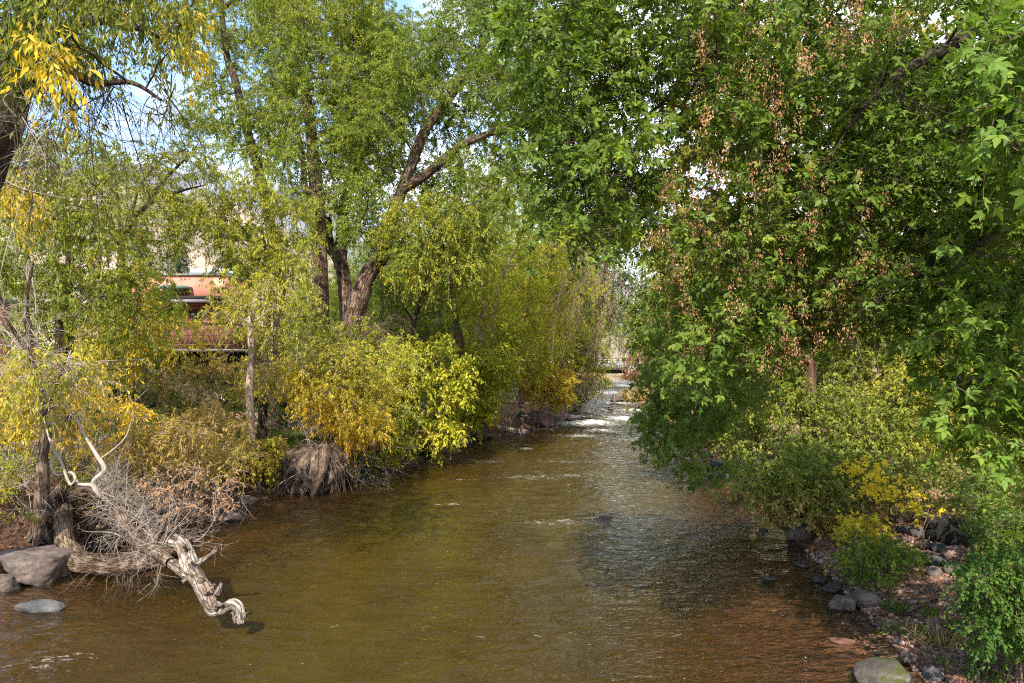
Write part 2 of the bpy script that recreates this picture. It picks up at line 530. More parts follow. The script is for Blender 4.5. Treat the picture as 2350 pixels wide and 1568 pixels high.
def plain(name, c, rough=.7, noise=.25, scale=6, bump=0.0, spec=.3, metal=0.0):
    m, nt, N, L, out = nodes(name)
    g = N('ShaderNodeNewGeometry')
    n1 = N('ShaderNodeTexNoise', i_Scale=scale, i_Detail=4.0); L(g.outputs['Position'], n1.inputs['Vector'])
    c = np.array(c)
    r = ramp_node(N, [(.3, tuple(c * (1 - noise))), (.7, tuple(np.minimum(c * (1 + noise), .95)))]); L(n1.outputs['Fac'], r.inputs[0])
    pb = N('ShaderNodeBsdfPrincipled', i_Roughness=rough); pb.inputs['Specular IOR Level'].default_value = spec; pb.inputs['Metallic'].default_value = metal
    L(r.outputs[0], pb.inputs['Base Color'])
    if bump:
        bp = N('ShaderNodeBump', i_Strength=bump, i_Distance=.02); L(n1.outputs['Fac'], bp.inputs['Height']); L(bp.outputs[0], pb.inputs['Normal'])
    L(pb.outputs[0], out.inputs[0])


plain('stucco_pink', (.40, .165, .122), .9, .10, 1.5, .1)
plain('siding_maroon', (.10, .035, .030), .8, .2, 3)
plain('wood_orange', (.16, .055, .02), .6, .3, 8)
plain('wood_tan', (.50, .30, .17), .7, .15, 8)
plain('roof_metal', (.16, .14, .16), .5, .15, 3)
plain('roof_green', (.085, .15, .135), .5, .15, 3)
plain('roof_pale', (.42, .52, .48), .5, .1, 3)
plain('dark_trim_and_shade', (.015, .012, .012), .9, .2, 3)  # dark fascia colour, also the painted shade in the porch and below the bridge
plain('skin', (.48, .25, .17), .6, .08, 30)
plain('shirt_green', (.018, .055, .042), .9, .3, 20)
plain('shorts_gray', (.11, .085, .075), .9, .3, 20)
plain('shoe_dark', (.02, .02, .022), .7, .3, 20)
plain('sock_pale', (.42, .42, .33), .9, .15, 30)
plain('hat_gray', (.25, .20, .20), .9, .2, 20)
plain('pack_dark', (.02, .022, .028), .9, .3, 20)
plain('rod_dark', (.05, .04, .035), .4, .1, 10)
plain('white_strap', (.65, .62, .58), .8, .1, 10)

# glass
m, nt, N, L, out = nodes('window_glass')
pb = N('ShaderNodeBsdfPrincipled', i_Roughness=.04); pb.inputs['Base Color'].default_value = (.02, .022, .025, 1); pb.inputs['Specular IOR Level'].default_value = .9
L(pb.outputs[0], out.inputs[0])

# ground: albedo per vertex, broken up by fine noise
m, nt, N, L, out = nodes('ground')
at = N('ShaderNodeAttribute', attribute_name='col'); g = N('ShaderNodeNewGeometry')
n1 = N('ShaderNodeTexNoise', i_Scale=9.0, i_Detail=7.0, i_Roughness=.7); n2 = N('ShaderNodeTexVoronoi', i_Scale=16.0)
L(g.outputs['Position'], n1.inputs['Vector']); L(g.outputs['Position'], n2.inputs['Vector'])
r1 = ramp_node(N, [(.28, (.35, .33, .32)), (.5, (.9, .9, .9)), (.72, (1.65, 1.6, 1.5))]); L(n1.outputs['Fac'], r1.inputs[0])
r2 = ramp_node(N, [(0, (.7, .7, .7)), (1, (1.3, 1.2, 1.15))]); L(n2.outputs['Color'], r2.inputs[0])
m1 = N('ShaderNodeMix', data_type='RGBA', blend_type='MULTIPLY'); m1.inputs['Factor'].default_value = 1
m2 = N('ShaderNodeMix', data_type='RGBA', blend_type='MULTIPLY'); m2.inputs['Factor'].default_value = 1
L(at.outputs['Color'], m1.inputs['A']); L(r1.outputs[0], m1.inputs['B']); L(m1.outputs['Result'], m2.inputs['A']); L(r2.outputs[0], m2.inputs['B'])
pb = N('ShaderNodeBsdfPrincipled', i_Roughness=.95); pb.inputs['Specular IOR Level'].default_value = .15
bp = N('ShaderNodeBump', i_Strength=.8, i_Distance=.05); L(n1.outputs['Fac'], bp.inputs['Height']); L(bp.outputs[0], pb.inputs['Normal'])
L(m2.outputs['Result'], pb.inputs['Base Color']); L(pb.outputs[0], out.inputs[0])

# water: clear film over the bed, silt thickening with depth, fresnel mirror, foam
m, nt, N, L, out = nodes('water')
g = N('ShaderNodeNewGeometry')
dp = N('ShaderNodeAttribute', attribute_name='depth'); fo = N('ShaderNodeAttribute', attribute_name='foam'); ch = N('ShaderNodeAttribute', attribute_name='chop')
def stretched(sx, sy, sc, det=4.0, dis=.4):
    mp = N('ShaderNodeMapping'); mp.inputs['Scale'].default_value = (sx, sy, 1); L(g.outputs['Position'], mp.inputs[0])
    n = N('ShaderNodeTexNoise', i_Scale=sc, i_Detail=det, i_Distortion=dis, i_Roughness=.55); L(mp.outputs[0], n.inputs['Vector']); return n
w1 = stretched(1, 2.1, 1.7, 3.0, .9); w2 = stretched(1, 2.6, 5.5, 3.0, .7); w3 = stretched(1, 1.6, 19.0, 2.0)
sa = N('ShaderNodeMath', operation='MULTIPLY'); sa.inputs[1].default_value = .19; L(w2.outputs['Fac'], sa.inputs[0])
sb = N('ShaderNodeMath', operation='MULTIPLY'); sb.inputs[1].default_value = .012; L(w3.outputs['Fac'], sb.inputs[0])
s1 = N('ShaderNodeMath', operation='ADD'); L(w1.outputs['Fac'], s1.inputs[0]); L(sa.outputs[0], s1.inputs[1])
s2 = N('ShaderNodeMath', operation='ADD'); L(s1.outputs[0], s2.inputs[0]); L(sb.outputs[0], s2.inputs[1])
bp = N('ShaderNodeBump', i_Distance=.20); L(s2.outputs[0], bp.inputs['Height']); L(ch.outputs['Fac'], bp.inputs['Strength'])
silt = ramp_node(N, [(.3, (.033, .0205, .0026)), (.6, (.045, .0305, .0040))])
sn = stretched(1.0, .55, .55, 3.0, .5); L(sn.outputs['Fac'], silt.inputs[0])
df = N('ShaderNodeBsdfDiffuse'); L(silt.outputs[0], df.inputs['Color'])
tp = N('ShaderNodeBsdfTransparent'); tint = ramp_node(N, [(0, (1, 1, 1)), (.5, (.82, .50, .26)), (1, (.5, .28, .10))]); L(dp.outputs['Fac'], tint.inputs[0]); L(tint.outputs[0], tp.inputs['Color'])
fm = N('ShaderNodeMapRange'); fm.inputs[1].default_value = .02; fm.inputs[2].default_value = .85; fm.inputs[3].default_value = .02; fm.inputs[4].default_value = .93; L(dp.outputs['Fac'], fm.inputs[0])
body = N('ShaderNodeMixShader'); L(fm.outputs[0], body.inputs[0]); L(tp.outputs[0], body.inputs[1]); L(df.outputs[0], body.inputs[2])
gl = N('ShaderNodeBsdfGlossy', i_Roughness=.05); gl.inputs['Color'].default_value = (1, 1, 1, 1); L(bp.outputs[0], gl.inputs['Normal'])
fr = N('ShaderNodeFresnel', i_IOR=1.33); L(bp.outputs[0], fr.inputs['Normal'])
surf = N('ShaderNodeMixShader'); L(fr.outputs[0], surf.inputs[0]); L(body.outputs[0], surf.inputs[1]); L(gl.outputs[0], surf.inputs[2])
fn = stretched(1, 1.5, 4.5, 7.0, 1.0); fn.inputs['Roughness'].default_value = .7
fa = N('ShaderNodeMath', operation='MULTIPLY_ADD'); L(fn.outputs['Fac'], fa.inputs[0]); fa.inputs[1].default_value = 2.6; L(fo.outputs['Fac'], fa.inputs[2])
fr2 = N('ShaderNodeMapRange'); fr2.inputs[1].default_value = 1.70; fr2.inputs[2].default_value = 2.75; L(fa.outputs[0], fr2.inputs[0])
fd = N('ShaderNodeBsdfDiffuse'); fd.inputs['Color'].default_value = (.72, .71, .66, 1)
fin = N('ShaderNodeMixShader'); L(fr2.outputs[0], fin.inputs[0]); L(surf.outputs[0], fin.inputs[1]); L(fd.outputs[0], fin.inputs[2]); L(fin.outputs[0], out.inputs[0])

# far slopes
m, nt, N, L, out = nodes('hillside')
g = N('ShaderNodeNewGeometry')
n1 = N('ShaderNodeTexNoise', i_Scale=.035, i_Detail=8.0, i_Roughness=.7); L(g.outputs['Position'], n1.inputs['Vector'])
r = ramp_node(N, [(.36, (.06, .075, .04)), (.47, (.17, .14, .10)), (.6, (.30, .225, .175)), (.75, (.36, .28, .225))]); L(n1.outputs['Fac'], r.inputs[0])
pb = N('ShaderNodeBsdfPrincipled', i_Roughness=1.0); L(r.outputs[0], pb.inputs['Base Color']); L(pb.outputs[0], out.inputs[0])
m, nt, N, L, out = nodes('mountain')
g = N('ShaderNodeNewGeometry')
n1 = N('ShaderNodeTexNoise', i_Scale=.012, i_Detail=8.0, i_Roughness=.7); L(g.outputs['Position'], n1.inputs['Vector'])
r = ramp_node(N, [(.4, (.085, .095, .13)), (.6, (.17, .18, .22))]); L(n1.outputs['Fac'], r.inputs[0])
pb = N('ShaderNodeBsdfPrincipled', i_Roughness=1.0); L(r.outputs[0], pb.inputs['Base Color']); L(pb.outputs[0], out.inputs[0])

# ================================================================== world, sun, camera
SUN_DIR = unit(np.array([-.15, -.72, .66]))        # towards the sun: behind the camera, to the right
w = bpy.data.worlds.new('World'); SC.world = w; w.use_nodes = True
nt = w.node_tree; nt.nodes.clear()
def N(t, **kw):
    n = nt.nodes.new(t)
    for k, v in kw.items():
        if k.startswith('i_'): n.inputs[k[2:].replace('_', ' ')].default_value = v
        else: setattr(n, k, v)
    return n
L = nt.links.new
out = N('ShaderNodeOutputWorld'); bg = N('ShaderNodeBackground'); bg.inputs['Strength'].default_value = .15
sky = N('ShaderNodeTexSky', sky_type='NISHITA', sun_disc=False)
sky.sun_elevation = math.asin(SUN_DIR[2]); sky.sun_rotation = math.atan2(SUN_DIR[0], SUN_DIR[1])
sky.air_density = 1.0; sky.dust_density = .6; sky.ozone_density = 1.2
tc = N('ShaderNodeTexCoord')
mp = N('ShaderNodeMapping'); mp.inputs['Scale'].default_value = (1.0, 1.0, 2.2); mp.inputs['Location'].default_value = (.35, .1, .2)
L(tc.outputs['Generated'], mp.inputs[0])
cn = N('ShaderNodeTexNoise', i_Scale=2.3, i_Detail=8.0, i_Roughness=.58); L(mp.outputs[0], cn.inputs['Vector'])
cr = N('ShaderNodeMapRange'); cr.inputs[1].default_value = .50; cr.inputs[2].default_value = .66
sz = N('ShaderNodeSeparateXYZ'); L(tc.outputs['Generated'], sz.inputs[0])
lw = N('ShaderNodeMapRange'); lw.inputs[1].default_value = .10; lw.inputs[2].default_value = .62; lw.inputs[3].default_value = .17; lw.inputs[4].default_value = -.05; L(sz.outputs['Z'], lw.inputs[0])
ca = N('ShaderNodeMath', operation='ADD'); L(cn.outputs['Fac'], ca.inputs[0]); L(lw.outputs[0], ca.inputs[1])
cb = N('ShaderNodeMath', operation='MULTIPLY_ADD'); L(sz.outputs['X'], cb.inputs[0]); cb.inputs[1].default_value = .34; L(ca.outputs[0], cb.inputs[2]); L(cb.outputs[0], cr.inputs[0])
mx = N('ShaderNodeMix', data_type='RGBA'); L(cr.outputs[0], mx.inputs['Factor']); L(sky.outputs[0], mx.inputs['A']); mx.inputs['B'].default_value = (4.6, 4.7, 4.9, 1)
L(mx.outputs['Result'], bg.inputs['Color']); L(bg.outputs[0], out.inputs[0])

sl = bpy.data.lights.new('sun', 'SUN'); sl.energy = 4.1; sl.angle = R(.6); sl.color = (1, .92, .78)
so = bpy.data.objects.new('sun', sl); COL.objects.link(so); so.location = tuple(SUN_DIR * 60)
so.rotation_euler = Vector(SUN_DIR).to_track_quat('Z', 'Y').to_euler()

cam = bpy.data.cameras.new('camera'); cam.lens = 24; cam.sensor_width = 36; cam.shift_y = 56 / 2349; cam.clip_end = 6000; cam.clip_start = .1
co = bpy.data.objects.new('camera', cam); COL.objects.link(co); co.location = (0, 0, CAMZ); co.rotation_euler = (R(90), 0, 0); SC.camera = co
SC.view_settings.view_transform = 'Standard'; SC.view_settings.look = 'None'; SC.view_settings.exposure = 1.55
SC.render.engine = 'CYCLES'; SC.cycles.filter_width = 1.1
SC.cycles.use_denoising = False; SC.cycles.max_bounces = 8; SC.cycles.diffuse_bounces = 4; SC.cycles.transmission_bounces = 4; SC.cycles.transparent_max_bounces = 8; SC.cycles.caustics_reflective = False; SC.cycles.caustics_refractive = False
# ================================================================== river and ground
YL = np.array([-60, 5, 12, 14.3, 17.2, 20.3, 23.2, 24.3, 25.2, 27.2, 29.4, 35.1, 42.4, 45.0, 52.6, 65, 80, 105, 140, 900.])
XL = np.array([-14, -12.5, -11.6, -10.9, -10.9, -9.4, -8.8, -8.3, -7.6, -6.2, -5.5, -3.9, -2.0, .2, 3.0, 5.2, 8.5, 12.4, 17, 60.])
YR = np.array([-60, 5, 9.9, 12.9, 17.6, 23.2, 32.7, 40, 50, 60, 72, 78, 90, 105, 140, 900.])
XR = np.array([4.5, 5.3, 6.0, 6.6, 7.4, 7.9, 9.7, 10.4, 12, 12.9, 13.2, 13.6, 17.5, 21, 27, 75.])
def xl(y): return np.interp(y, YL, XL)
def xr(y): return np.interp(y, YR, XR)
def zw(y): return np.interp(y, [-60, 40, 50, 60, 75, 105, 140, 900], [0, 0, .15, .42, .85, 1.5, 1.9, 2.0])


def river_depth(x, y):
    l = x - xl(y); r = xr(y) - x
    n = fbm(np.stack([x * .35, y * .2, 0 * x], -1), 3, 21)
    dl = np.interp(l + n * 1.2, [0, 1.4, 4.0, 7], [0, .14, .48, .95]) * np.interp(y, [13, 22], [.75, 1.0])
    dr = np.interp((r + n * 1.2) * np.interp(y, [16, 22], [1.0, 2.2]), [0, 2.2, 4.8, 7.5], [0, .15, .50, .95])
    return np.minimum(dl, dr) + .05


def ground_h(x, y):
    x = np.asarray(x, float); y = np.asarray(y, float)
    l = xl(y) - x; r = x - xr(y); base = zw(y)
    p = np.stack([x, y, 0 * x], -1)
    n1 = fbm(p * .5, 3, 3); n2 = fbm(p * 2.2, 3, 8)
    h_in = base - river_depth(x, y) + .03 * n2
    topl = np.interp(y, [5, 13, 15.6, 17, 19.3, 24, 45, 70, 110], [.6, .7, 1.2, 1.75, 1.6, 1.25, .8, .8, 1.0])
    wl = np.interp(y, [5, 13, 15.6, 17, 19, 24, 45], [3.5, 2.8, 1.9, 1.1, 1.2, 1.5, 2.0])
    h_l = base + topl * sstep(l / wl) * (1 + .18 * n1) + .012 * np.maximum(l - 2, 0) + .06 * n2 * sstep(l)
    h_l = np.where(l > 60, h_l + (l - 60) * .02, h_l)
    h_r = base + np.interp(r, [0, 1.2, 3.4, 4.6, 12, 30, 80], [0, .12, .38, .80, 1.15, 1.3, 2.4]) * (1 + .12 * n1) + .045 * n2 * sstep(r)
    far = np.maximum(y - 118, 0) * .035
    h = np.where((l < 0) & (r < 0), h_in + np.where(y > 118, far, 0), np.where(l >= 0, h_l, h_r) + far * .6)
    return h


def axis(parts):
    out = []
    for a, b, s in parts: out.append(np.arange(a, b, s))
    return np.concatenate(out)


gx = axis([(-1600, -200, 200), (-200, -60, 14), (-60, -24, 1.2), (-24, 24, .17), (24, 60, 1.2), (60, 200, 14), (200, 1601, 200)])
gy = axis([(-60, 4, 4), (4, 50, .17), (50, 125, .6), (125, 300, 8), (300, 2500, 200)])
X, Y = np.meshgrid(gx, gy)
Z = ground_h(X, Y)
nx, ny = len(gx), len(gy)
idx = np.arange(nx * ny).reshape(ny, nx)
fq = np.stack([idx[:-1, :-1], idx[:-1, 1:], idx[1:, 1:], idx[1:, :-1]], -1).reshape(-1, 4)
l = xl(Y) - X; r = X - xr(Y)
pp = np.stack([X, Y, 0 * X], -1)
na = fbm(pp * .6, 4, 31)[..., None]; nb = fbm(pp * 2.6, 4, 37)[..., None]
bed = np.array([.125, .066, .032]) * (1 + .45 * na + .5 * nb)
soil = np.array([.095, .055, .036]) * (1 + .4 * na + .4 * nb)
litter = np.array([.22, .13, .075]) * (1 + .3 * na + .5 * nb)
grass = np.array([.045, .075, .012]) * (1 + .4 * na + .3 * nb)
beach = np.array([.24, .135, .10]) * (1 + .35 * na + .6 * nb)
path = np.array([.23, .185, .16]) * (1 + .15 * nb)
dry = np.array([.27, .21, .12]) * (1 + .3 * na + .3 * nb)
c = np.where(((l < 0) & (r < 0))[..., None], np.where((Y > 112)[..., None], dry, bed), soil)
s = sstep((l - 1.2) / 1.0)[..., None]; c = np.where((l > 0)[..., None], soil * (1 - s) + litter * s, c)
g_l = (sstep((l - 3.0) / 2.0) * sstep((fbm(pp * .25, 3, 51) + .25) * 4))[..., None]; c = np.where((l > 0)[..., None], c * (1 - g_l) + grass * g_l, c)
s = sstep(r / 1.0)[..., None]; c = np.where((r > 0)[..., None], bed * (1 - s) + beach * s, c)
s = sstep((r - 4.5) / 2)[..., None] * sstep((fbm(pp * .3, 3, 61) + .4) * 3)[..., None]; c = np.where((r > 0)[..., None], c * (1 - s) + dry * s, c)
ground = tag(build('ground', np.stack([X, Y, Z], -1).reshape(-1, 3), [fq], MAT['ground'], smooth=True, cols=c.reshape(-1, 3)), kind='structure')

# a trodden path along the left bank, 4 mm and more above the ground
py_ = np.linspace(24, 62, 90); pc = xl(py_) - np.interp(py_, [24, 40, 62], [15, 13.0, 11.0]); pw = 1.5 + .3 * fbm(np.stack([py_ * .4, py_ * 0, py_ * 0], -1), 2, 4)
ac = np.linspace(-1, 1, 9)
PX = pc[:, None] + pw[:, None] * ac[None]; PY = np.repeat(py_[:, None], 9, 1)
PZ = ground_h(PX, PY) + .07 * (1 - ac[None] ** 4) - .02
ix = np.arange(90 * 9).reshape(90, 9)
fp = np.stack([ix[:-1, :-1], ix[:-1, 1:], ix[1:, 1:], ix[1:, :-1]], -1).reshape(-1, 4)
pcol = np.array([.23, .185, .165]) * (1 + .15 * fbm(np.stack([PX, PY, PZ], -1) * 2, 3, 5))[..., None]
tag(build('path', np.stack([PX, PY, PZ], -1).reshape(-1, 3), [fp], MAT['ground'], smooth=True, cols=pcol.reshape(-1, 3)), kind='structure')

# ------------------------------------------------------------------ water sheet
wy = np.concatenate([np.arange(4, 8.5, .12), np.geomspace(8.5, 140, 1050)])
wt = np.linspace(0, 1, 330)
A = xl(wy) - 1.6; B = xr(wy) + 1.6
WX = A[:, None] + (B - A)[:, None] * wt[None]; WY = np.repeat(wy[:, None], len(wt), 1)
dep = np.clip(zw(WY) - ground_h(WX, WY), 0, 1.2)
inn = np.clip(np.minimum(WX - xl(WY), xr(WY) - WX) / 1.5, 0, 1)
foam = np.zeros_like(WX); bulge = np.zeros_like(WX)
#       u    v    z   rx   ry  foam  height
for u, v, z, rx, ry, a, hgt in [(1345, 972, .22, 1.9, 1.5, .62, .22), (1300, 958, .3, 1.6, 1.2, .40, .14), (1375, 990, .1, 1.5, .9, .36, .12), (1330, 1000, .1, 1.7, .9, .30, .12),
                                (1425, 962, .3, 1.2, 1.4, .34, .14), (1460, 945, .4, 1.6, 1.4, .34, .12), (1250, 985, .15, 1.0, .9, .2, .06), (1410, 928, .6, 2.4, 1.6, .3, .1), (1380, 905, .95, 3, 3, .32, .1),
                                (1430, 890, 1.2, 3, 4, .30, .1), (1330, 935, .5, 2.4, 1.6, .3, .1), (1300, 1092, 0, 1.3, .55, .22, .03), (1215, 1095, 0, 1.6, .7, .2, .03), (1290, 1197, 0, .95, .34, .24, .05), (1355, 1190, 0, .45, .2, .26, .04),
                                (1235, 1201, 0, .8, .3, .18, .03), (1037, 1157, 0, .28, .14, .40, .03), (1010, 1158, 0, .3, .14, .2, .02), (125, 1512, 0, .7, .22, .20, .03), (60, 1530, 0, .5, .2, .17, .02), (770, 1110, 0, .7, .5, .12, .02), (1450, 1010, 0, 2.2, 1.2, .2, .05),
                                (1180, 1020, 0, 1.2, .5, .2, .03), (1130, 1060, 0, 1.0, .5, .18, .03), (1060, 1100, 0, .8, .35, .16, .02), (1290, 1060, 0, 2.0, .6, .20, .03), (1480, 1030, 0, 1.6, .8, .16, .03)]:
    p = G(u, v, z)
    q = np.exp(-(((WX - p[0]) / rx) ** 2 + ((WY - p[1]) / ry) ** 2))
    foam = np.maximum(foam, min(a * 1.9, 1.0) * q); bulge = bulge + hgt * q
amp = np.interp(WY, [5, 20, 35, 45, 55, 110, 140], [.022, .045, .070, .11, .15, .14, .06])
wp = np.stack([WX * 1.1, WY * 2.0, 0 * WX], -1)
wave = amp * (fbm(wp * .9, 4, 71) * 1.2 + .5 * fbm(wp * 2.4, 3, 77))
rag = .6 + .8 * np.clip(fbm(wp * .8, 4, 83) + .3, 0, 1)
WZ = zw(WY) + (wave + bulge * rag) * (.25 + .75 * inn)
foam = foam + .22 * np.interp(WY, [42, 52], [0, 1]) + np.clip(wave / amp * .22, 0, .25) * np.interp(WY, [40, 55], [0, 1])
chop = np.interp(WY, [6, 20, 40, 55, 110], [.50, .62, .9, 1.0, 1.0]) * (.40 + .60 * inn) * np.clip(1 + .9 * fbm(np.stack([WX * .28, WY * .16, 0 * WX], -1), 3, 91), .25, 1.6)
ix = np.arange(WX.size).reshape(WX.shape)
fw = np.stack([ix[:-1, :-1], ix[:-1, 1:], ix[1:, 1:], ix[1:, :-1]], -1).reshape(-1, 4)
tag(build('river_water', np.stack([WX, WY, WZ], -1).reshape(-1, 3), [fw], MAT['water'], smooth=True, scal={'depth': dep, 'foam': foam, 'chop': chop}), kind='structure')


# ------------------------------------------------------------------ far slopes
def ridge(name, y0, y1, prof, mat, base=0.0, rough=.1, seed=1):
    xs = np.linspace(prof[0][0], prof[-1][0], 160); ts = np.linspace(0, 1, 40)
    top = np.interp(xs, [p[0] for p in prof], [p[1] for p in prof])
    HX = np.repeat(xs[None], 40, 0); HY = y0 + (y1 - y0) * np.repeat(ts[:, None], 160, 1)
    q = np.stack([HX / 60, HY / 60, 0 * HX], -1)
    HZ = base + top[None] * sstep(ts[:, None]) * (1 + rough * fbm(q, 5, seed))
    i = np.arange(HX.size).reshape(HX.shape)
    f = np.stack([i[:-1, :-1], i[:-1, 1:], i[1:, 1:], i[1:, :-1]], -1).reshape(-1, 4)
    return tag(build(name, np.stack([HX, HY, HZ], -1).reshape(-1, 3), [f], mat, smooth=True), kind='structure')


ridge('hillside', 170, 420, [(-420, 95), (-250, 108), (-170, 104), (-120, 80), (-60, 40), (40, 26), (200, 24), (420, 40)], MAT['hillside'], 1, .14, 5)
ridge('mountain', 700, 1700, [(-1700, 470), (-900, 478), (-500, 420), (-200, 250), (200, 120), (900, 180), (1700, 320)], MAT['mountain'], 1, .12, 9)
# ================================================================== trees
GREEN = [(0, (.028, .070, .010)), (.45, (.060, .115, .014)), (.75, (.105, .155, .018)), (1, (.22, .20, .020))]
COTTON = [(0, (.080, .130, .016)), (.35, (.150, .205, .024)), (.65, (.225, .260, .028)), (.9, (.27, .25, .025)), (1, (.46, .29, .02))]
LIME = [(0, (.075, .12, .014)), (.35, (.16, .20, .020)), (.65, (.30, .29, .025)), (.88, (.50, .38, .03)), (1, (.58, .32, .025))]
BRIGHT = [(0, (.12, .18, .016)), (.35, (.25, .29, .022)), (.65, (.43, .40, .03)), (1, (.62, .46, .03))]
YELLOW = [(0, (.14, .16, .015)), (.3, (.36, .31, .025)), (.6, (.60, .42, .03)), (.85, (.66, .37, .03)), (1, (.50, .23, .05))]
CITRON = [(0, (.11, .155, .015)), (.35, (.26, .29, .025)), (.7, (.48, .44, .04)), (1, (.62, .47, .08))]
AMBER = [(0, (.13, .15, .025)), (.3, (.32, .26, .04)), (.65, (.44, .29, .08)), (1, (.44, .33, .20))]
RUST = [(0, (.22, .12, .06)), (.5, (.38, .22, .12)), (1, (.48, .34, .22))]
ELDER = [(0, (.040, .085, .012)), (.45, (.085, .145, .018)), (.75, (.15, .205, .026)), (.9, (.24, .26, .03)), (.97, (.45, .38, .03)), (1, (.55, .40, .03))]
MIXED = [(0, (.09, .145, .022)), (.4, (.20, .235, .04)), (.65, (.34, .30, .08)), (.85, (.46, .28, .11)), (1, (.46, .11, .07))]
DEEP = [(0, (.018, .045, .008)), (.5, (.035, .075, .012)), (.85, (.085, .11, .016)), (1, (.20, .17, .02))]
SPRUCE = [(0, (.018, .040, .026)), (.5, (.030, .060, .040)), (1, (.055, .09, .055))]
BIG = lambda poly, s=1: [(u, v) for u, v in poly]


def trunk(parent, mat, paths, n=40, k=14, ridge=.16, name='trunk', seed=1, lump=.12):
    """paths: list of (points, radii) in world space, one mesh; returns the nodes limbs may start from"""
    A = Acc(); ns, nr = [], []
    for q, (pts, rad) in enumerate(paths):
        p, r = A.tube(pts, rad, n, k, ridge=ridge, seed=seed + q, lump=lump)
        ns += list(p[4:]); nr += list(r[4:])
    A.build(name, MAT[mat], parent, smooth=True)
    return ns, nr


def base(u, v, d):
    p = P(u, v, d)
    a, b = float(xl(d)), float(xr(d))
    if a - .35 < p[0] < b + .35: p[0] = a - .4 if p[0] < (a + b) / 2 else b + .4
    p[2] = ground_h(p[0], p[1]) - .05
    return p


def px(lst):
    return [P(u, v, d) for u, v, d in lst]


def tree(name, label, root, tpaths, tmat, C, Rd, ntw, nlf, size, tpl, stops, cat='tree', group=None, limb_mat=None, twig='twig_brown', tk={}, lk={}, **kw):
    e = empty(name, root, label, cat, group)
    ns, nr = trunk(e, tmat, tpaths, **tk)
    v, f, b = limbs(C, ns, nr, **lk)
    build('branch_sprays', v, f, MAT[limb_mat or tmat], e, vec=b, smooth=True)
    foliage(C, Rd, ntw, nlf, size, tpl, stops, 'crown', e, twig=MAT[twig] if twig else None, **kw)
    return e


def clear_front(C, path, d, w=42, v0=-200, v1=900):
    """leave out the clumps that would grow right in front of a trunk"""
    pth = smooth_path(path, [1] * len(path), 60)[0]
    pu = CU + pth[:, 0] / pth[:, 1] * F; pv = HV - (pth[:, 2] - CAMZ) / pth[:, 1] * F
    u = CU + C[:, 0] / C[:, 1] * F; v = HV - (C[:, 2] - CAMZ) / C[:, 1] * F
    dist = np.hypot(u[:, None] - pu, v[:, None] - pv).min(1)
    return C[~((dist < w) & (C[:, 1] < d) & (v > v0) & (v < v1))]


def rr(C, a, b): return rng.uniform(a, b, len(C))


# ---- far woods: rows of trees up both valley sides; three grown, the rest copies
def far_tree(name, label, loc, h, w, stops, conifer=False, group=None):
    e = empty(name, loc, label, 'tree', group)
    loc = np.array(loc, float)
    A = Acc(); A.tube([loc, loc + [0, .2, h * .5], loc + [.2, 0, h * .95]], [h * .022, h * .015, h * .004], 14, 7)
    A.build('trunk', MAT['bark_brown'], e, smooth=True)
    if conifer:
        n = 260; t = rng.uniform(.06, 1, n) ** .8; a = rng.uniform(0, 6.28, n); rad = w * .5 * (1 - t) * rng.uniform(.55, 1.05, n) + .1
        C = loc + np.stack([np.cos(a) * rad, np.sin(a) * rad, t * h], 1)
        foliage(C, np.full(n, w * .16), 3, 34, .22, LANCE, stops, 'crown', e, droop=.3, up=0, hang=.3)
    else:
        n = 90; q = unit(rng.normal(size=(n, 3))) * (rng.uniform(.2, 1, n) ** .45)[:, None]
        C = loc + np.array([0, 0, h * .58]) + q * np.array([w * .5, w * .5, h * .42])
        foliage(C, rr(C, w * .13, w * .24), 14, 26, .30, LANCE, stops, 'crown', e, droop=.4, hang=.3, mix=(.4, .2, .4))
    return e


def copy_tree(src, loc, rz, s, label, group=None):
    o = src.copy(); COL.objects.link(o); o.location = [float(x) for x in loc]; o.rotation_euler = (0, 0, rz); o.scale = (s, s, s * rng.uniform(.9, 1.15))
    tag(o, label, None, group)
    for ch in src.children:
        c = ch.copy(); COL.objects.link(c); c.parent = o
    return o


def on_ground(x, y): return (x, y, float(ground_h(x, y)) - .05)


fa = far_tree('broadleaf_tree', 'far green tree rising behind the concrete bridge', on_ground(6, 128), 20, 13, LIME, group='trees beyond the bridge')
fb = far_tree('broadleaf_tree', 'far green tree behind the river bend, beyond the bridge', on_ground(26, 134), 22, 14, COTTON, group='trees beyond the bridge')
fc = far_tree('spruce_tree', 'bluish dark spruce behind the pink building', on_ground(-47, 96), 20, 9, SPRUCE, True, group='spruces behind the pink building')
copy_tree(fc, on_ground(-42, 101), 1.0, 1.0, 'bluish dark spruce at the right end of the pale green roof', 'spruces behind the pink building')
copy_tree(fc, on_ground(-54, 99), 2.2, .9, 'bluish dark spruce nearest the yellow round tree behind the roofs', 'spruces behind the pink building')
fy = far_tree('broadleaf_tree', 'round golden yellow tree behind the pink building', on_ground(-43, 82), 15, 6, YELLOW)
k = 0
for x, y, s, src in [(-6, 118, .9, fa), (2, 140, 1.1, fb), (12, 150, 1.0, fa), (19, 158, 1.15, fb), (34, 126, .9, fa), (44, 120, 1.0, fb), (-18, 112, 1.0, fb), (-30, 108, .8, fa), (56, 112, 1.0, fa)]:
    copy_tree(src, on_ground(x, y), k * 1.7, s, 'far leafy tree in the woods upstream of the bridge', 'woods upstream of the bridge'); k += 1
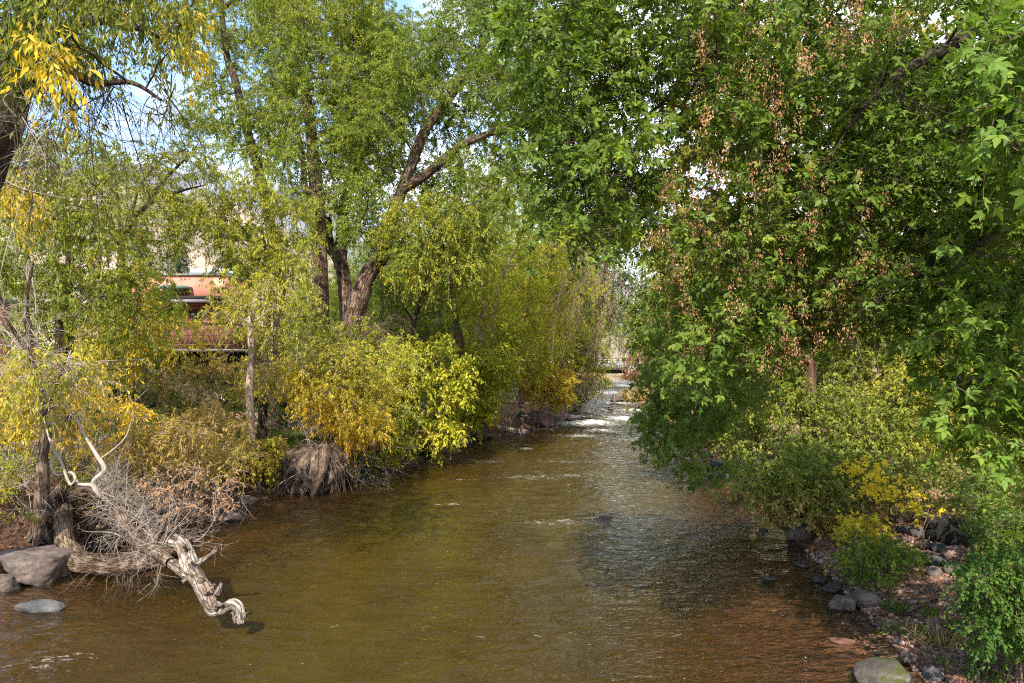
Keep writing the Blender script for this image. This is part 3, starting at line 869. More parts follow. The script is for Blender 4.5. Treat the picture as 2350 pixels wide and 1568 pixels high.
for x, y, s, src in [(28, 62, .62, fb), (35, 70, .8, fa), (24, 82, .7, fa), (40, 58, .75, fb), (31, 96, .8, fb), (46, 82, .9, fa), (52, 66, .9, fb), (34, 46, .6, fa), (44, 44, .7, fb), (26, 50, .6, fb), (20, 40, .62, fb), (26, 36, .7, fa), (33, 34, .75, fb), (40, 30, .75, fa), (24, 60, .8, fa), (21, 50, .7, fa), (30, 28, .6, fa), (22, 70, .9, fb)]:
    copy_tree(src, on_ground(x, y), k * 1.3, s, 'leafy tree far back on the right bank behind the overhanging boughs', 'trees deep on the right bank'); k += 1
for x, y, s, src in [(-8, 66, .75, fa), (-13, 78, .9, fb), (-2, 74, .8, fa), (-5, 90, .9, fb), (-34, 64, .62, fa), (-62, 78, .8, fb), (-66, 60, .7, fb), (-58, 50, .55, fa), (-72, 90, .9, fa), (-10, 52, .55, fb), (-15, 58, .6, fa), (-6, 58, .6, fb), (-17, 66, .7, fb), (-2, 64, .6, fa), (-22, 74, .6, fa), (-12, 96, 1.0, fa), (2, 84, .7, fb)]:
    copy_tree(src, on_ground(x, y), k * 1.9, s, 'leafy tree back on the left bank behind the big leaning trunk', 'trees back on the left bank'); k += 1
for x, y, s, src in [(3.5, 80, 1.25, fb), (6.5, 94, 1.3, fa), (19.5, 74, .8, fb), (24, 92, .9, fa), (19.5, 62, .75, fa)]:
    copy_tree(src, on_ground(x, y), k * 1.1, s, 'tall tree closing the view over the river just before the bridge', 'tall trees flanking the river before the bridge'); k += 1

# ---- the great cottonwoods on the left bank
HOLES = [[(330, 215), (420, 190), (425, 300), (490, 330), (470, 430), (330, 330)], [(900, -20), (1010, -20), (1000, 40), (960, 65), (915, 30)],
         [(1090, 330), (1150, 360), (1110, 420), (1060, 400)], [(1195, 300), (1270, 330), (1265, 400), (1200, 380)], [(950, 270), (1000, 290), (985, 330), (940, 320)]]
HOUSE = [[(350, 618), (500, 618), (485, 675), (490, 730), (440, 735), (400, 690)]]
D = 32
b0 = base(790, 880, D)
lean = [b0, P(790, 815, D), P(825, 684, D), P(845, 630, D), P(876, 583, D), P(897, 505, D), P(924, 433, D), P(945, 376, D), P(975, 300, D + .5), P(1025, 233, D + 1), P(1082, 150, D + 1.5), P(1118, 83, D + 2), P(1172, 8, D + 2.5), P(1215, -80, D + 3)]
rl = [.74, .56, .42, .38, .36, .33, .29, .25, .23, .22, .22, .19, .15, .11]
bough = [P(924, 433, D), P(962, 412, D - .2), P(992, 389, D - .5), P(1032, 353, D - .9), P(1075, 326, D - 1.2), P(1141, 299, D - 1.6), P(1208, 274, D - 2), P(1235, 240, D - 2.1)]
rb = [.26, .22, .20, .18, .16, .14, .10, .06]
poly = [(850, 40), (930, 60), (1010, 40), (1200, -40), (1245, 150), (1240, 300), (1180, 430), (1120, 560), (1080, 640), (960, 640), (850, 600), (800, 520), (850, 300)]
C = clumps(poly, 28.5, 36, 210, .8, HOLES)
C = clear_front(clear_front(C, lean, 34, 34), bough, 32, 30)
C = np.vstack([C, clumps([(1000, -40), (1240, -60), (1250, 260), (1120, 250), (1060, 280), (980, 200)], 30, 37, 60, .7, HOLES)])
low = lambda z0, g: (lambda p: np.clip((z0 - p[:, 2]) * g, -.2, .5))
tree('cottonwood_tree', 'huge leaning cottonwood with furrowed trunk forking into two boughs over the river', b0, [(lean, rl), (bough, rb), ([P(786, 845, D - .2), P(760, 860, D - .3), base(742, 885, D - .5)], [.4, .3, .22]), ([P(800, 830, D - .2), P(815, 860, D - .3), base(826, 885, D - .5)], [.4, .3, .2])], 'bark_brown',
     C, rr(C, .9, 1.5), 15, 46, .155, LANCE, COTTON, tk=dict(n=90, k=20, ridge=.22), lk=dict(r_end=.02, sag=.1), twig='twig_brown', twig_r=.008, bias=low(9, .05), bright=.25)

b1 = base(728, 870, 34.5)
poly = [(560, -60), (900, -60), (880, 60), (930, 160), (900, 300), (830, 420), (760, 520), (640, 430), (600, 380), (640, 200)]
C = clumps(poly, 31, 39, 200, .8, HOLES)
C = clear_front(clear_front(C, lean, 32, 40), [P(735, 700, 34.5), P(727, 450, 34.5), P(716, 340, 34.6)], 35, 34)
tree('cottonwood_tree', 'upright cottonwood with straight dark ridged trunk just left of the leaning one', b1,
     [([b1, P(735, 700, 34.5), P(730, 560, 34.5), P(727, 450, 34.5), P(716, 330, 34.6), P(702, 215, 34.8), P(690, 100, 35), P(700, -60, 35)], [.55, .42, .40, .38, .30, .25, .2, .12]),
      ([P(727, 460, 34.5), P(700, 430, 34.7), P(694, 370, 34.9), P(672, 250, 35)], [.2, .17, .15, .1])], 'bark_brown',
     C, rr(C, .9, 1.6), 15, 46, .155, LANCE, COTTON, tk=dict(n=80, k=18, ridge=.2), lk=dict(r_end=.02), twig_r=.008, bright=.25)

b2 = base(812, 860, 36.5)
poly = [(780, 60), (900, 30), (1000, 120), (980, 260), (930, 330), (890, 420), (820, 470), (770, 360)]
C = clumps(poly, 35, 41, 110, .85, HOLES)
C = clear_front(C, [P(795, 470, 36), P(842, 316, 36)], 37, 45)
tree('cottonwood_tree', 'middle cottonwood with a pale forked stem seen between the upright and the leaning trunks', b2,
     [([b2, P(789, 641, 36.5), P(753, 558, 36.5), P(752, 500, 36.6)], [.5, .37, .33, .2]), ([P(780, 615, 36.5), P(790, 470, 36.6), P(805, 399, 36.6), P(822, 366, 36.7), P(842, 316, 36.8), P(865, 240, 37), P(880, 150, 37)], [.35, .30, .27, .25, .2, .14, .08]),
      ([P(822, 366, 36.7), P(800, 330, 36.8), P(770, 270, 37)], [.2, .15, .08])], 'bark_brown',
     C, rr(C, .9, 1.5), 14, 42, .155, LANCE, COTTON, tk=dict(n=60, k=16, ridge=.18), twig_r=.008, bright=.25)

b3 = base(640, 880, 37.5)
poly = [(480, -60), (640, -60), (700, 120), (690, 260), (640, 400), (560, 390), (470, 320), (400, 300), (390, 230), (470, 190), (430, 60)]
C = clumps(poly, 34.5, 41, 140, .85, HOLES)
C = clear_front(C, [P(545, 200, 37), P(515, 100, 37)], 38, 45)
tree('cottonwood_tree', 'dark stemmed cottonwood leftmost of the big group, its trunk bent toward the sky gap', b3,
     [([b3, P(640, 700, 37.5), P(620, 520, 37.5), P(593, 387, 37.5), P(580, 350, 37.5), P(560, 270, 37.6), P(540, 187, 37.7), P(520, 127, 37.8), P(508, 20, 38), P(500, -80, 38)], [.42, .34, .3, .28, .26, .23, .22, .18, .14, .1]),
      ([P(508, 20, 38), P(560, -8, 37.6), P(620, -10, 37.3)], [.14, .12, .06])], 'bark_dark',
     C, rr(C, .9, 1.5), 14, 42, .155, LANCE, GREEN[:2] + COTTON[1:4], tk=dict(n=70, k=14), twig_r=.008, bright=.25)

# ---- second storey beneath them
poly = [(440, 410), (560, 380), (720, 470), (740, 560), (700, 640), (600, 650), (520, 620), (470, 560), (430, 480)]
b4 = base(600, 890, 29)
C = clumps(poly, 27, 31.5, 80, .6, HOUSE)
tree('willow_tree', 'bright yellow-green bushy willow in front of the upright cottonwood trunks', b4, [([b4, P(610, 780, 29), P(618, 640, 29), P(600, 520, 29)], [.2, .17, .12, .06])], 'bark_dark', C, rr(C, .7, 1.15), 12, 36, .14, LANCE, LIME[:3] + [(1, (.36, .32, .03))], twig_r=.006, hang=.6, droop=.8)
poly = [(880, 480), (960, 440), (1080, 470), (1110, 560), (1080, 640), (1010, 650), (960, 640), (900, 620), (870, 580)]
b5 = base(945, 920, 34)
C = clear_front(clumps(poly, 28, 31.5, 60, .6), lean, 40, 40, 560)
tree('willow_tree', 'low willow with drooping lime foliage and thin black forked stem right of the leaning trunk', b5,
     [([b5, P(938, 830, 33.5), P(950, 740, 32.5), P(968, 680, 31.5), P(985, 610, 30.5), P(1000, 560, 30)], [.16, .13, .11, .09, .07, .04]), ([P(962, 690, 31.5), P(990, 660, 31), P(1040, 640, 30.5)], [.08, .06, .03]), ([P(950, 740, 32.5), P(925, 700, 31.5), P(905, 660, 31)], [.07, .05, .03])],
     'bark_dark', C, rr(C, .6, 1.0), 12, 34, .14, LANCE, LIME, twig_r=.006, hang=.6, droop=.8)

b6 = base(1093, 900, 48)
poly = [(1040, 330), (1130, 380), (1230, 440), (1330, 520), (1340, 640), (1300, 760), (1200, 800), (1120, 770), (1060, 680), (1020, 520)]
C = clumps(poly, 45, 53, 130, 1.0, HOLES)
tree('cottonwood_tree', 'pale straight trunk rising behind the yellow-green bushes left of the rapids', b6,
     [([b6, P(1100, 780, 48), P(1108, 690, 48), P(1112, 600, 48), P(1115, 500, 48), P(1128, 390, 48), P(1135, 300, 48)], [.5, .34, .30, .27, .25, .18, .1]), ([P(1110, 560, 48), P(1085, 500, 48), P(1080, 440, 48)], [.24, .2, .1]), ([base(1130, 905, 49), P(1130, 760, 49), P(1150, 640, 49), P(1190, 560, 49)], [.22, .18, .14, .07])],
     'bark_pale', C, rr(C, 1.0, 1.7), 11, 34, .19, LANCE, BRIGHT, twig_r=.009, tk=dict(n=50, k=14), bias=low(10, .04))
b6b = base(1052, 900, 46)
C = clumps([(1000, 500), (1110, 520), (1120, 690), (1060, 720), (990, 660)], 44, 48, 46, .9)
tree('cottonwood_tree', 'reddish split trunk standing left of the pale straight one', b6b, [([b6b, P(1052, 800, 46), P(1047, 745, 46), P(1035, 640, 46), P(1030, 560, 46)], [.42, .38, .22, .16, .08])], 'bark_red', C, rr(C, .9, 1.5), 11, 32, .18, LANCE, BRIGHT, twig_r=.008)
for (u, u2, d, lab, pl) in [(1195, 1235, 56, 'slim leaning stem above the fisherman with golden leaves', [(1180, 560), (1300, 540), (1370, 640), (1360, 740), (1270, 790), (1180, 720)]),
                            (1270, 1300, 62, 'thin yellow-leaved tree nearest the bend of the rapids', [(1250, 620), (1370, 640), (1400, 760), (1370, 830), (1280, 850), (1240, 760)])]:
    b = base(u, 900, d); C = clumps(pl, d - 3, d + 3, 60, 1.0)
    tree('cottonwood_tree', lab, b, [([b, P(u + 10, 760, d), P((u + u2) / 2, 640, d), P(u2, 540, d)], [.25, .2, .14, .06])], 'bark_brown', C, rr(C, 1.0, 1.6), 11, 30, .22, LANCE, BRIGHT, twig_r=.009, bias=lambda p: .12 + 0 * p[:, 0])

# ---- left: locust, thin pale trunk, hanging tree
b7 = base(277, 900, 29)
poly = [(240, 500), (290, 400), (330, 330), (400, 340), (470, 315), (500, 390), (450, 450), (430, 500), (400, 600), (330, 620), (280, 580)]
C = clumps(poly + [], 26.5, 31.5, 84, .55)
tree('locust_tree', 'dark forked locust with thin yellow leaves against the tan hillside', b7,
     [([b7, P(276, 680, 29), P(278, 600, 29), P(279, 545, 29), P(272, 480, 29.2), P(262, 400, 29.5)], [.2, .17, .15, .13, .08, .04]), ([P(279, 548, 29), P(310, 500, 28.8), P(350, 462, 28.5), P(410, 440, 28.2), P(470, 425, 28)], [.13, .11, .09, .06, .03]),
      ([P(330, 480, 28.6), P(370, 420, 28.4), P(420, 370, 28.2), P(455, 330, 28)], [.09, .07, .05, .02]), ([P(300, 515, 28.9), P(320, 430, 28.8), P(380, 350, 28.7)], [.07, .05, .02])],
     'bark_dark', C, rr(C, .6, 1.0), 12, 24, .12, LANCE, LIME[1:], twig='twig_dark', twig_r=.009, mix=(.3, .3, .4))

poly = [(-40, 330), (110, 300), (260, 330), (300, 430), (260, 520), (300, 620), (380, 640), (420, 720), (330, 790), (200, 760), (60, 700), (-40, 640)]
b8 = base(150, 930, 22)
C = clumps(poly, 19, 25, 150, .62, HOUSE)
tree('willow_tree', 'broad yellow-green willow filling the left side below the hanging boughs', b8, [([b8, P(140, 780, 22), P(160, 620, 22), P(150, 480, 22.5)], [.22, .18, .13, .06]), ([P(140, 770, 22), P(220, 690, 21.5), P(330, 690, 21)], [.14, .1, .04])], 'bark_dark',
     C, rr(C, .6, 1.05), 13, 36, .125, LANCE, LIME[:3] + [(1, (.46, .36, .03))], twig_r=.006, hang=.6, droop=.7, bias=lambda p: np.clip((4.8 - p[:, 2]) * .10, -.12, .35))

b9 = P(578, 1062, 24.2); b9[2] = ground_h(b9[0], b9[1]) - .1
poly = [(450, 690), (500, 640), (620, 610), (700, 620), (735, 680), (700, 760), (720, 840), (640, 850), (600, 780), (520, 760), (450, 740)]
C = clumps(poly, 22.5, 26, 36, .55, HOUSE)
tree('thin_tree', 'slender pale trunk on the river bank with a loose yellow crown', b9, [([b9, P(576, 980, 24.2), P(572, 900, 24.2), P(577, 820, 24.2), P(576, 740, 24.2), P(590, 670, 24.2)], [.17, .145, .14, .13, .11, .05])], 'bark_pale',
     C, rr(C, .5, .9), 11, 20, .13, LANCE, [(0, (.13, .17, .016)), (.45, (.32, .31, .025)), (.8, (.56, .42, .03)), (1, (.64, .38, .03))], limb_mat='bark_dark', twig='twig_gray', twig_r=.007, hang=.7, droop=.9, up=.1, bias=lambda p: -.1 + 0 * p[:, 0], tk=dict(n=40, k=12, ridge=.06))

# the near hanging cottonwood at the left edge of the frame
bx = np.array([-12.6, 11.8, float(ground_h(-12.6, 11.8)) - .1])
poly = [(-260, -260), (460, -260), (470, 40), (430, 150), (390, 110), (300, 120), (200, 150), (120, 180), (-20, 160), (-200, 200)]
C = clumps(poly, 8.5, 14, 150, .5)
e = empty('cottonwood_tree', bx, 'near cottonwood at the left edge with hanging yellow-green sprays over a dark leaning trunk', 'tree')
ns, nr = trunk(e, 'bark_dark', [([bx, P(-330, 800, 12), P(-110, 520, 12), P(-10, 330, 12), P(25, 230, 12), P(48, 130, 12), P(90, -20, 11.8), P(160, -200, 11.5)], [.5, .42, .36, .33, .30, .27, .2, .1]),
                                ([P(48, 130, 12), P(150, 60, 11.5), P(260, 50, 11), P(380, 90, 10.6)], [.16, .10, .06, .03]), ([P(30, 220, 12), P(120, 150, 11), P(210, 190, 10.5), P(300, 190, 10.2), P(370, 230, 10)], [.12, .08, .055, .035, .02])], n=60, k=16, ridge=.2)
v, f, b = limbs(C, ns, nr, r_end=.008); build('branch_sprays', v, f, MAT['bark_dark'], e, vec=b, smooth=True)
foliage(C, rr(C, .5, .9), 11, 22, .115, LANCE, [(0, (.05, .09, .012)), (.4, (.13, .17, .02)), (.65, (.26, .26, .025)), (.85, (.52, .38, .03)), (1, (.62, .33, .03))], 'crown', e, twig=MAT['twig_brown'], twig_r=.005, hang=.8, droop=.9, bias=lambda p: np.clip((p[:, 0] + 6.0) * .08, -.15, .12) - .08)
st = np.array(clumps([(0, 140), (110, 120), (260, 150), (420, 170), (400, 260), (240, 260), (60, 300), (0, 330)], 9.5, 12, 70))
A, *_ = twig_tangle(st, unit(rng.normal(size=st.shape) * .5 + np.array([.25, 0, -.55])), 1.0, 7, .55, .009, curl=.5, droop=.35)
A.build('twig_sprays', MAT['twig_dark'], e)
st = np.array(clumps([(0, 180), (120, 170), (150, 300), (60, 400), (0, 420)], 9.0, 11, 20))
A, *_ = twig_tangle(st, unit(rng.normal(size=st.shape) * .6 + np.array([.3, 0, -.5])), 1.0, 6, .5, .006, curl=.9, droop=.4)
A.build('bare_sprays', MAT['twig_gray'], e)
C2 = clumps([(0, 40), (60, 60), (150, 130), (110, 170), (20, 120)], 8.0, 9.5, 10)
foliage(C2[:6], rr(C2[:6], .3, .45), 7, 12, .13, LANCE, YELLOW[1:4], 'yellow_sprays', e, twig=None, hang=.9, droop=1.0)
C2 = clumps([(380, 20), (450, 110), (470, 170), (430, 160), (390, 90)], 10.0, 11.5, 9)
foliage(C2[:5], rr(C2[:5], .25, .42), 6, 10, .11, LANCE, YELLOW[1:4], 'golden_sprays', e, twig=None, hang=.9, droop=1.0)

# leaning gray tree above the log, with bare pale limbs
bq = base(88, 1165, 16.4)
e = empty('dead_tree', bq, 'half-bare gray trunk standing on the eroded bank above the driftwood', 'tree')
ns, nr = trunk(e, 'bark_gray', [([bq, P(98, 1100, 16.4), P(94, 1050, 16.4), P(106, 990, 16.3), P(95, 900, 16.2), P(70, 780, 16), P(60, 700, 15.8), P(75, 600, 15.6)], [.18, .14, .135, .12, .095, .075, .055, .03]), ([P(95, 900, 16.2), P(70, 820, 16), P(20, 740, 15.7), P(-10, 640, 15.5)], [.08, .06, .045, .02]),
                                 ([P(98, 960, 16.2), P(140, 860, 16), P(165, 800, 15.8)], [.06, .04, .015])], n=40, k=12, ridge=.2)
A = Acc()
for i in range(6):
    a = i * 1.05; o_ = np.array([math.cos(a), math.sin(a), 0]); A.tube([bq + o_ * .10 + [0, 0, .42], bq + o_ * .20 + [0, 0, .14], bq + o_ * .48 + [0, 0, -.22]], [.07, .085, .03], 14, 9, lump=.4, ridge=.2, seed=i)
A.build('root_flare', MAT['bark_gray'], e, smooth=True)
C = clumps([(20, 790), (130, 780), (210, 830), (190, 930), (110, 980), (30, 940)], 14.5, 16.5, 22, .4)
v, f, b = limbs(C, ns, nr, r_end=.008); build('branch_sprays', v, f, MAT['twig_gray'], e, vec=b, smooth=True)
foliage(C, rr(C, .3, .6), 8, 12, .12, LANCE, [(0, (.12, .16, .015)), (.5, (.34, .33, .03)), (.85, (.56, .42, .03)), (1, (.62, .36, .03))], 'crown', e, twig=MAT['twig_gray'], twig_r=.005, hang=.9, droop=.9)
C2 = clumps([(0, 400), (60, 380), (100, 440), (90, 500), (10, 560)], 13, 15, 9, .3)
foliage(C2, rr(C2, .3, .5), 8, 12, .125, LANCE, YELLOW[1:], 'golden_sprays', e, twig=MAT['twig_gray'], twig_r=.004, hang=.9, droop=.9)
st = np.array(ns)[rng.integers(20, len(ns), 44)]
A, *_ = twig_tangle(st, unit(rng.normal(size=st.shape) + np.array([.3, -.3, .1])), 1.5, 7, .7, .012, curl=.7, droop=.2)
A.build('twig_sprays', MAT['twig_gray'], e)

# ---- right bank: the overhanging box elders
EH = [[(1490, 260), (1560, 260), (1580, 330), (1520, 380), (1450, 370)], [(1440, 560), (1500, 540), (1500, 640), (1440, 640)]]
TR = np.array([13.2, 9.5, float(ground_h(13.2, 9.5)) - .1])
poly = [(1190, -40), (1210, -120), (1700, -140), (2350, -120), (2420, 200), (2400, 330), (2250, 250), (1950, 150), (1800, 200), (1660, 330), (1500, 420), (1440, 520), (1380, 560), (1300, 540), (1250, 440), (1215, 250), (1185, 120)]
C = np.vstack([clumps(poly, 7.0, 10.2, 140, .44, EH), clumps([(1225, 260), (1330, 250), (1480, 330), (1470, 520), (1380, 570), (1270, 480)], 8.8, 10.4, 26, .35), clumps([(1200, -60), (1420, -60), (1480, 180), (1380, 250), (1230, 240)], 8.2, 10.4, 30, .38)])
e = empty('box_elder_tree', TR, 'overhanging box elder with dark arching boughs and brown seed clusters at the top right', 'tree')
top1 = [TR, np.array([12.6, 9.4, 4.0]), P(2900, 100, 9.2), P(2500, -160, 9), P(2150, -180, 9), P(1840, -90, 9), P(1690, 0, 9), P(1660, 30, 9), P(1659, 92, 8.9), P(1620, 141, 8.8), P(1570, 238, 8.6)]
ns, nr = trunk(e, 'bark_dark', [(top1, [.34, .28, .2, .15, .11, .075, .05, .04, .034, .028, .012]), ([P(1840, -90, 9), P(1700, -110, 9.2), P(1606, 0, 9.2), P(1573, 105, 9.2), P(1550, 200, 9.2), P(1481, 272, 9.2), P(1426, 338, 9.3), P(1380, 420, 9.4)], [.06, .05, .042, .036, .03, .024, .018, .01]),
                                ([P(1662, 30, 9), P(1600, 28, 9.1), P(1550, 12, 9.2)], [.035, .028, .015]), ([P(1700, -110, 9.2), P(1450, -80, 9.6), P(1300, 20, 9.8), P(1260, 150, 9.8)], [.05, .04, .03, .012]),
                                ([P(1573, 105, 9.2), P(1500, 160, 9.4), P(1440, 180, 9.5)], [.03, .022, .01]), ([P(2500, -160, 9), P(2250, 60, 8.4), P(2050, 180, 8), P(1940, 300, 7.8)], [.11, .08, .05, .02])], n=70, k=10, ridge=.1)
v, f, b = limbs(C, ns, nr, r_end=.006, kfac=.5); build('branch_sprays', v, f, MAT['bark_dark'], e, vec=b, smooth=True)
foliage(C, rr(C, .35, .7), 8, 11, .125, TRI, ELDER, 'crown', e, twig=MAT['twig_dark'], twig_r=.0045, hang=.25, droop=.4, flat=.5, updir=1.1)
foliage(C, rr(C, .4, .8), 6, 10, .085, OVATE, ELDER[1:], 'leaf_sprays', e, twig=MAT['twig_dark'], twig_name='fine_sprays', twig_r=.003, hang=.4, droop=.4, flat=.5)
st = np.array(ns)[rng.choice(np.where(np.array(nr) < .06)[0], 80)]
A, *_ = twig_tangle(st, unit(rng.normal(size=st.shape) * .6 + np.array([-.3, 0, -.45])), .9, 8, .5, .008, curl=.5, droop=.3)
A.build('twig_sprays', MAT['twig_dark'], e)


def seeds(poly, d0, d1, n, parent, name='seed_clusters'):
    """hanging bunches of dry winged seeds"""
    C = clumps(poly, d0, d1, n)
    m = 34; i = np.repeat(np.arange(len(C)), m)
    t = rng.uniform(0, 1, len(i))
    pos = C[i] + np.stack([rng.normal(0, .035, len(i)), rng.normal(0, .035, len(i)), -t * .22], 1)
    dr = unit(rng.normal(size=pos.shape) * .5 + np.array([0, 0, -1.0]))
    V, fs, k = leaves(pos, dr, rng.normal(size=pos.shape), rng.uniform(.022, .042, len(i)), OVATE, .7)
    c = ramp(np.repeat(rng.uniform(0, 1, len(C)), m) * .6 + rng.uniform(0, .4, len(i)), [(0, (.26, .12, .06)), (.5, (.44, .23, .12)), (1, (.56, .36, .21))])
    o = build(name, V, fs, MAT['leaf'], parent, cols=np.repeat(c, k, 0)); o['kind'] = 'stuff'
    return o


seeds([(1600, -40), (2150, -40), (2100, 60), (1900, 180), (1800, 330), (1640, 420), (1560, 560), (1480, 520), (1560, 300), (1590, 150)], 6.9, 10.2, 240, e)

# the big one on the right bank, wall of foliage to the water
TB = np.array([13.6, 13.5, float(ground_h(13.6, 13.5)) - .1])
poly = [(1700, 260), (1850, 170), (2080, 120), (2250, 200), (2380, 150), (2440, 300), (2440, 860), (2400, 860), (2300, 760), (2080, 740), (1960, 760), (1830, 800), (1720, 850), (1600, 860), (1540, 840), (1500, 700), (1560, 560), (1640, 430)]
C = clumps(poly, 7.8, 10.8, 225, .42, EH)
e = empty('box_elder_tree', TB, 'broad green box elder curtain on the right bank, brown seeds on its river side', 'tree')
ns, nr = trunk(e, 'bark_red', [([TB, TB + [-.3, -.5, 2.2], P(2560, 560, 12.4), P(2440, 380, 11.6), P(2350, 200, 11)], [.3, .26, .2, .14, .06]), ([P(2560, 560, 12.4), P(2300, 600, 12), P(2050, 560, 12), P(1850, 560, 12), P(1700, 600, 12.3)], [.16, .12, .09, .06, .02])], n=40, k=14, ridge=.16)
ns2, nr2 = trunk(e, 'bark_dark', [([P(2420, 440, 9.5), P(2330, 500, 9.2), P(2240, 560, 9), P(2153, 597, 8.9), P(2073, 652, 8.8), P(2006, 699, 8.8), P(1930, 740, 8.9)], [.10, .085, .075, .06, .045, .03, .012]), ([P(2330, 500, 9.2), P(2220, 470, 9.2), P(2080, 440, 9.3), P(1960, 470, 9.5), P(1850, 520, 9.7)], [.06, .05, .035, .025, .012]),
                                  ([P(2350, 250, 9.5), P(2200, 300, 9.2), P(2060, 330, 9), P(1940, 300, 9)], [.07, .055, .04, .015])], n=40, k=8, ridge=.08, name='bough')
ns += ns2; nr += nr2
v, f, b = limbs(C, ns, nr, r_end=.006, kfac=.5); build('branch_sprays', v, f, MAT['bark_dark'], e, vec=b, smooth=True)
foliage(C, rr(C, .4, .8), 7, 11, .085, OVATE, ELDER[1:], 'leaf_sprays', e, twig=MAT['twig_dark'], twig_name='fine_sprays', twig_r=.003, hang=.4, droop=.4, flat=.5)
foliage(C, rr(C, .35, .7), 8, 12, .115, TRI, ELDER, 'crown', e, twig=MAT['twig_dark'], twig_r=.0045, hang=.25, droop=.4, flat=.5, updir=1.1, bias=lambda p: np.clip((3.2 - p[:, 0]) * .07, -.05, .18))
seeds([(1540, 420), (1760, 300), (1980, 330), (2100, 560), (1950, 760), (1800, 820), (1560, 800), (1500, 640)], 7.6, 10.8, 340, e)
st = np.array(ns)[rng.choice(np.where(np.array(nr) < .12)[0], 90)]
A, *_ = twig_tangle(st, unit(rng.normal(size=st.shape) * .7 + np.array([-.2, -.1, -.35])), .8, 7, .45, .007, curl=.5, droop=.25)
A.build('twig_sprays', MAT['twig_brown'], e)

# boughs reaching low over the water
T3 = base(1862, 1000, 21.5)
poly = [(1490, 830), (1600, 840), (1740, 830), (1760, 870), (1690, 910), (1640, 970), (1560, 1010), (1490, 990), (1470, 920)]
C = clumps(poly, 12.2, 16, 44, .38)
e = tree('box_elder_tree', 'low box elder leaning out with its lowest leaves almost touching the water', T3, [([T3, P(1858, 900, 21.3), P(1850, 800, 21), P(1830, 680, 20.5), P(1780, 560, 20)], [.27, .21, .18, .12, .05]), ([P(1852, 830, 21.1), P(1760, 790, 18), P(1650, 840, 15), P(1560, 880, 14)], [.12, .09, .06, .02])], 'bark_red',
         C, rr(C, .35, .6), 9, 12, .13, TRI, ELDER, twig='twig_dark', twig_r=.005, hang=.5, droop=.7, lk=dict(r_end=.006))
C2 = clumps([(1490, 1000), (1560, 1010), (1660, 1060), (1690, 1100), (1640, 1110), (1540, 1060), (1480, 1040)], 12.8, 13.8, 9, .25)
foliage(C2, rr(C2, .25, .4), 7, 10, .12, TRI, ELDER, 'low_spray', e, twig=MAT['twig_dark'], twig_r=.004, hang=.5, droop=.8)

# the nearest spray at the right edge, and the one lower down
TE = np.array([11.2, 7.2, float(ground_h(11.2, 7.2)) - .1])
poly = [(2240, 20), (2420, 0), (2480, 100), (2480, 700), (2420, 560), (2330, 420), (2290, 330), (2330, 200), (2230, 140)]
C = clumps(poly, 5.6, 7.4, 24, .36)
poly2 = [(2180, 720), (2300, 640), (2450, 640), (2500, 800), (2500, 1100), (2450, 1120), (2330, 1090), (2260, 1000), (2160, 960), (2130, 850)]
C = np.vstack([C, clumps(poly2, 7.2, 9.2, 44, .36)])
e = tree('box_elder_tree', 'nearest box elder at the right edge of the frame with the largest fresh green leaves', TE, [([TE, np.array([11.0, 7.2, 3.5]), np.array([9.6, 7.0, 6.2]), np.array([7.4, 6.8, 7.6]), P(2420, 60, 6.4)], [.22, .19, .14, .08, .03]), ([np.array([11.0, 7.2, 3.5]), np.array([9.6, 7.6, 4.6]), P(2400, 840, 8.2), P(2230, 880, 8.2)], [.12, .08, .04, .015])],
         'bark_dark', C, rr(C, .35, .55), 8, 12, .15, TRI, [(0, (.05, .10, .012)), (.5, (.10, .175, .02)), (.85, (.19, .26, .03)), (1, (.36, .36, .04))], twig='twig_brown', twig_r=.005, hang=.45, droop=.6, updir=1.0, lk=dict(r_end=.006))

# back layer on the right: smaller-leaved yellowish trees seen between the leaves
for lab, root, poly, d0, d1, n, st_ in [
    ('yellow-leaved elder behind the green curtain, its brown seeds catching the light', (1700, 990, 26), [(1560, 60), (1800, 20), (2100, 20), (2400, 60), (2400, 420), (2000, 420), (1700, 480), (1560, 560), (1500, 420)], 17, 25, 190, [(0, (.06, .10, .014)), (.4, (.14, .17, .02)), (.7, (.30, .26, .03)), (.85, (.36, .20, .09)), (1, (.42, .25, .13))]),
    ('lime-yellow young elder glowing behind the lower right boughs', (2180, 1010, 24), [(1880, 480), (2200, 420), (2500, 420), (2700, 700), (2600, 960), (2300, 980), (2050, 960), (1900, 860)], 20, 26, 150, LIME),
    ('olive elder with small leaves behind the low boughs over the water', (1640, 960, 26), [(1480, 520), (1700, 480), (1900, 520), (1950, 760), (1850, 900), (1650, 900), (1500, 870), (1450, 740)], 22, 28, 130, [(0, (.06, .10, .014)), (.5, (.13, .17, .02)), (.8, (.26, .25, .03)), (1, (.46, .34, .06))])]:
    b = base(*root); C = clumps(poly, d0, d1, n, .6, EH)
    top = C.mean(0); 
    tree('box_elder_tree', lab, b, [([b, b * .6 + top * .4 + [0, 0, .5], top], [.14, .11, .05])], 'bark_dark', C, rr(C, .6, 1.1), 11, 30, .14, OVATE, st_, twig='twig_dark', twig_r=.006, hang=.5, droop=.6)

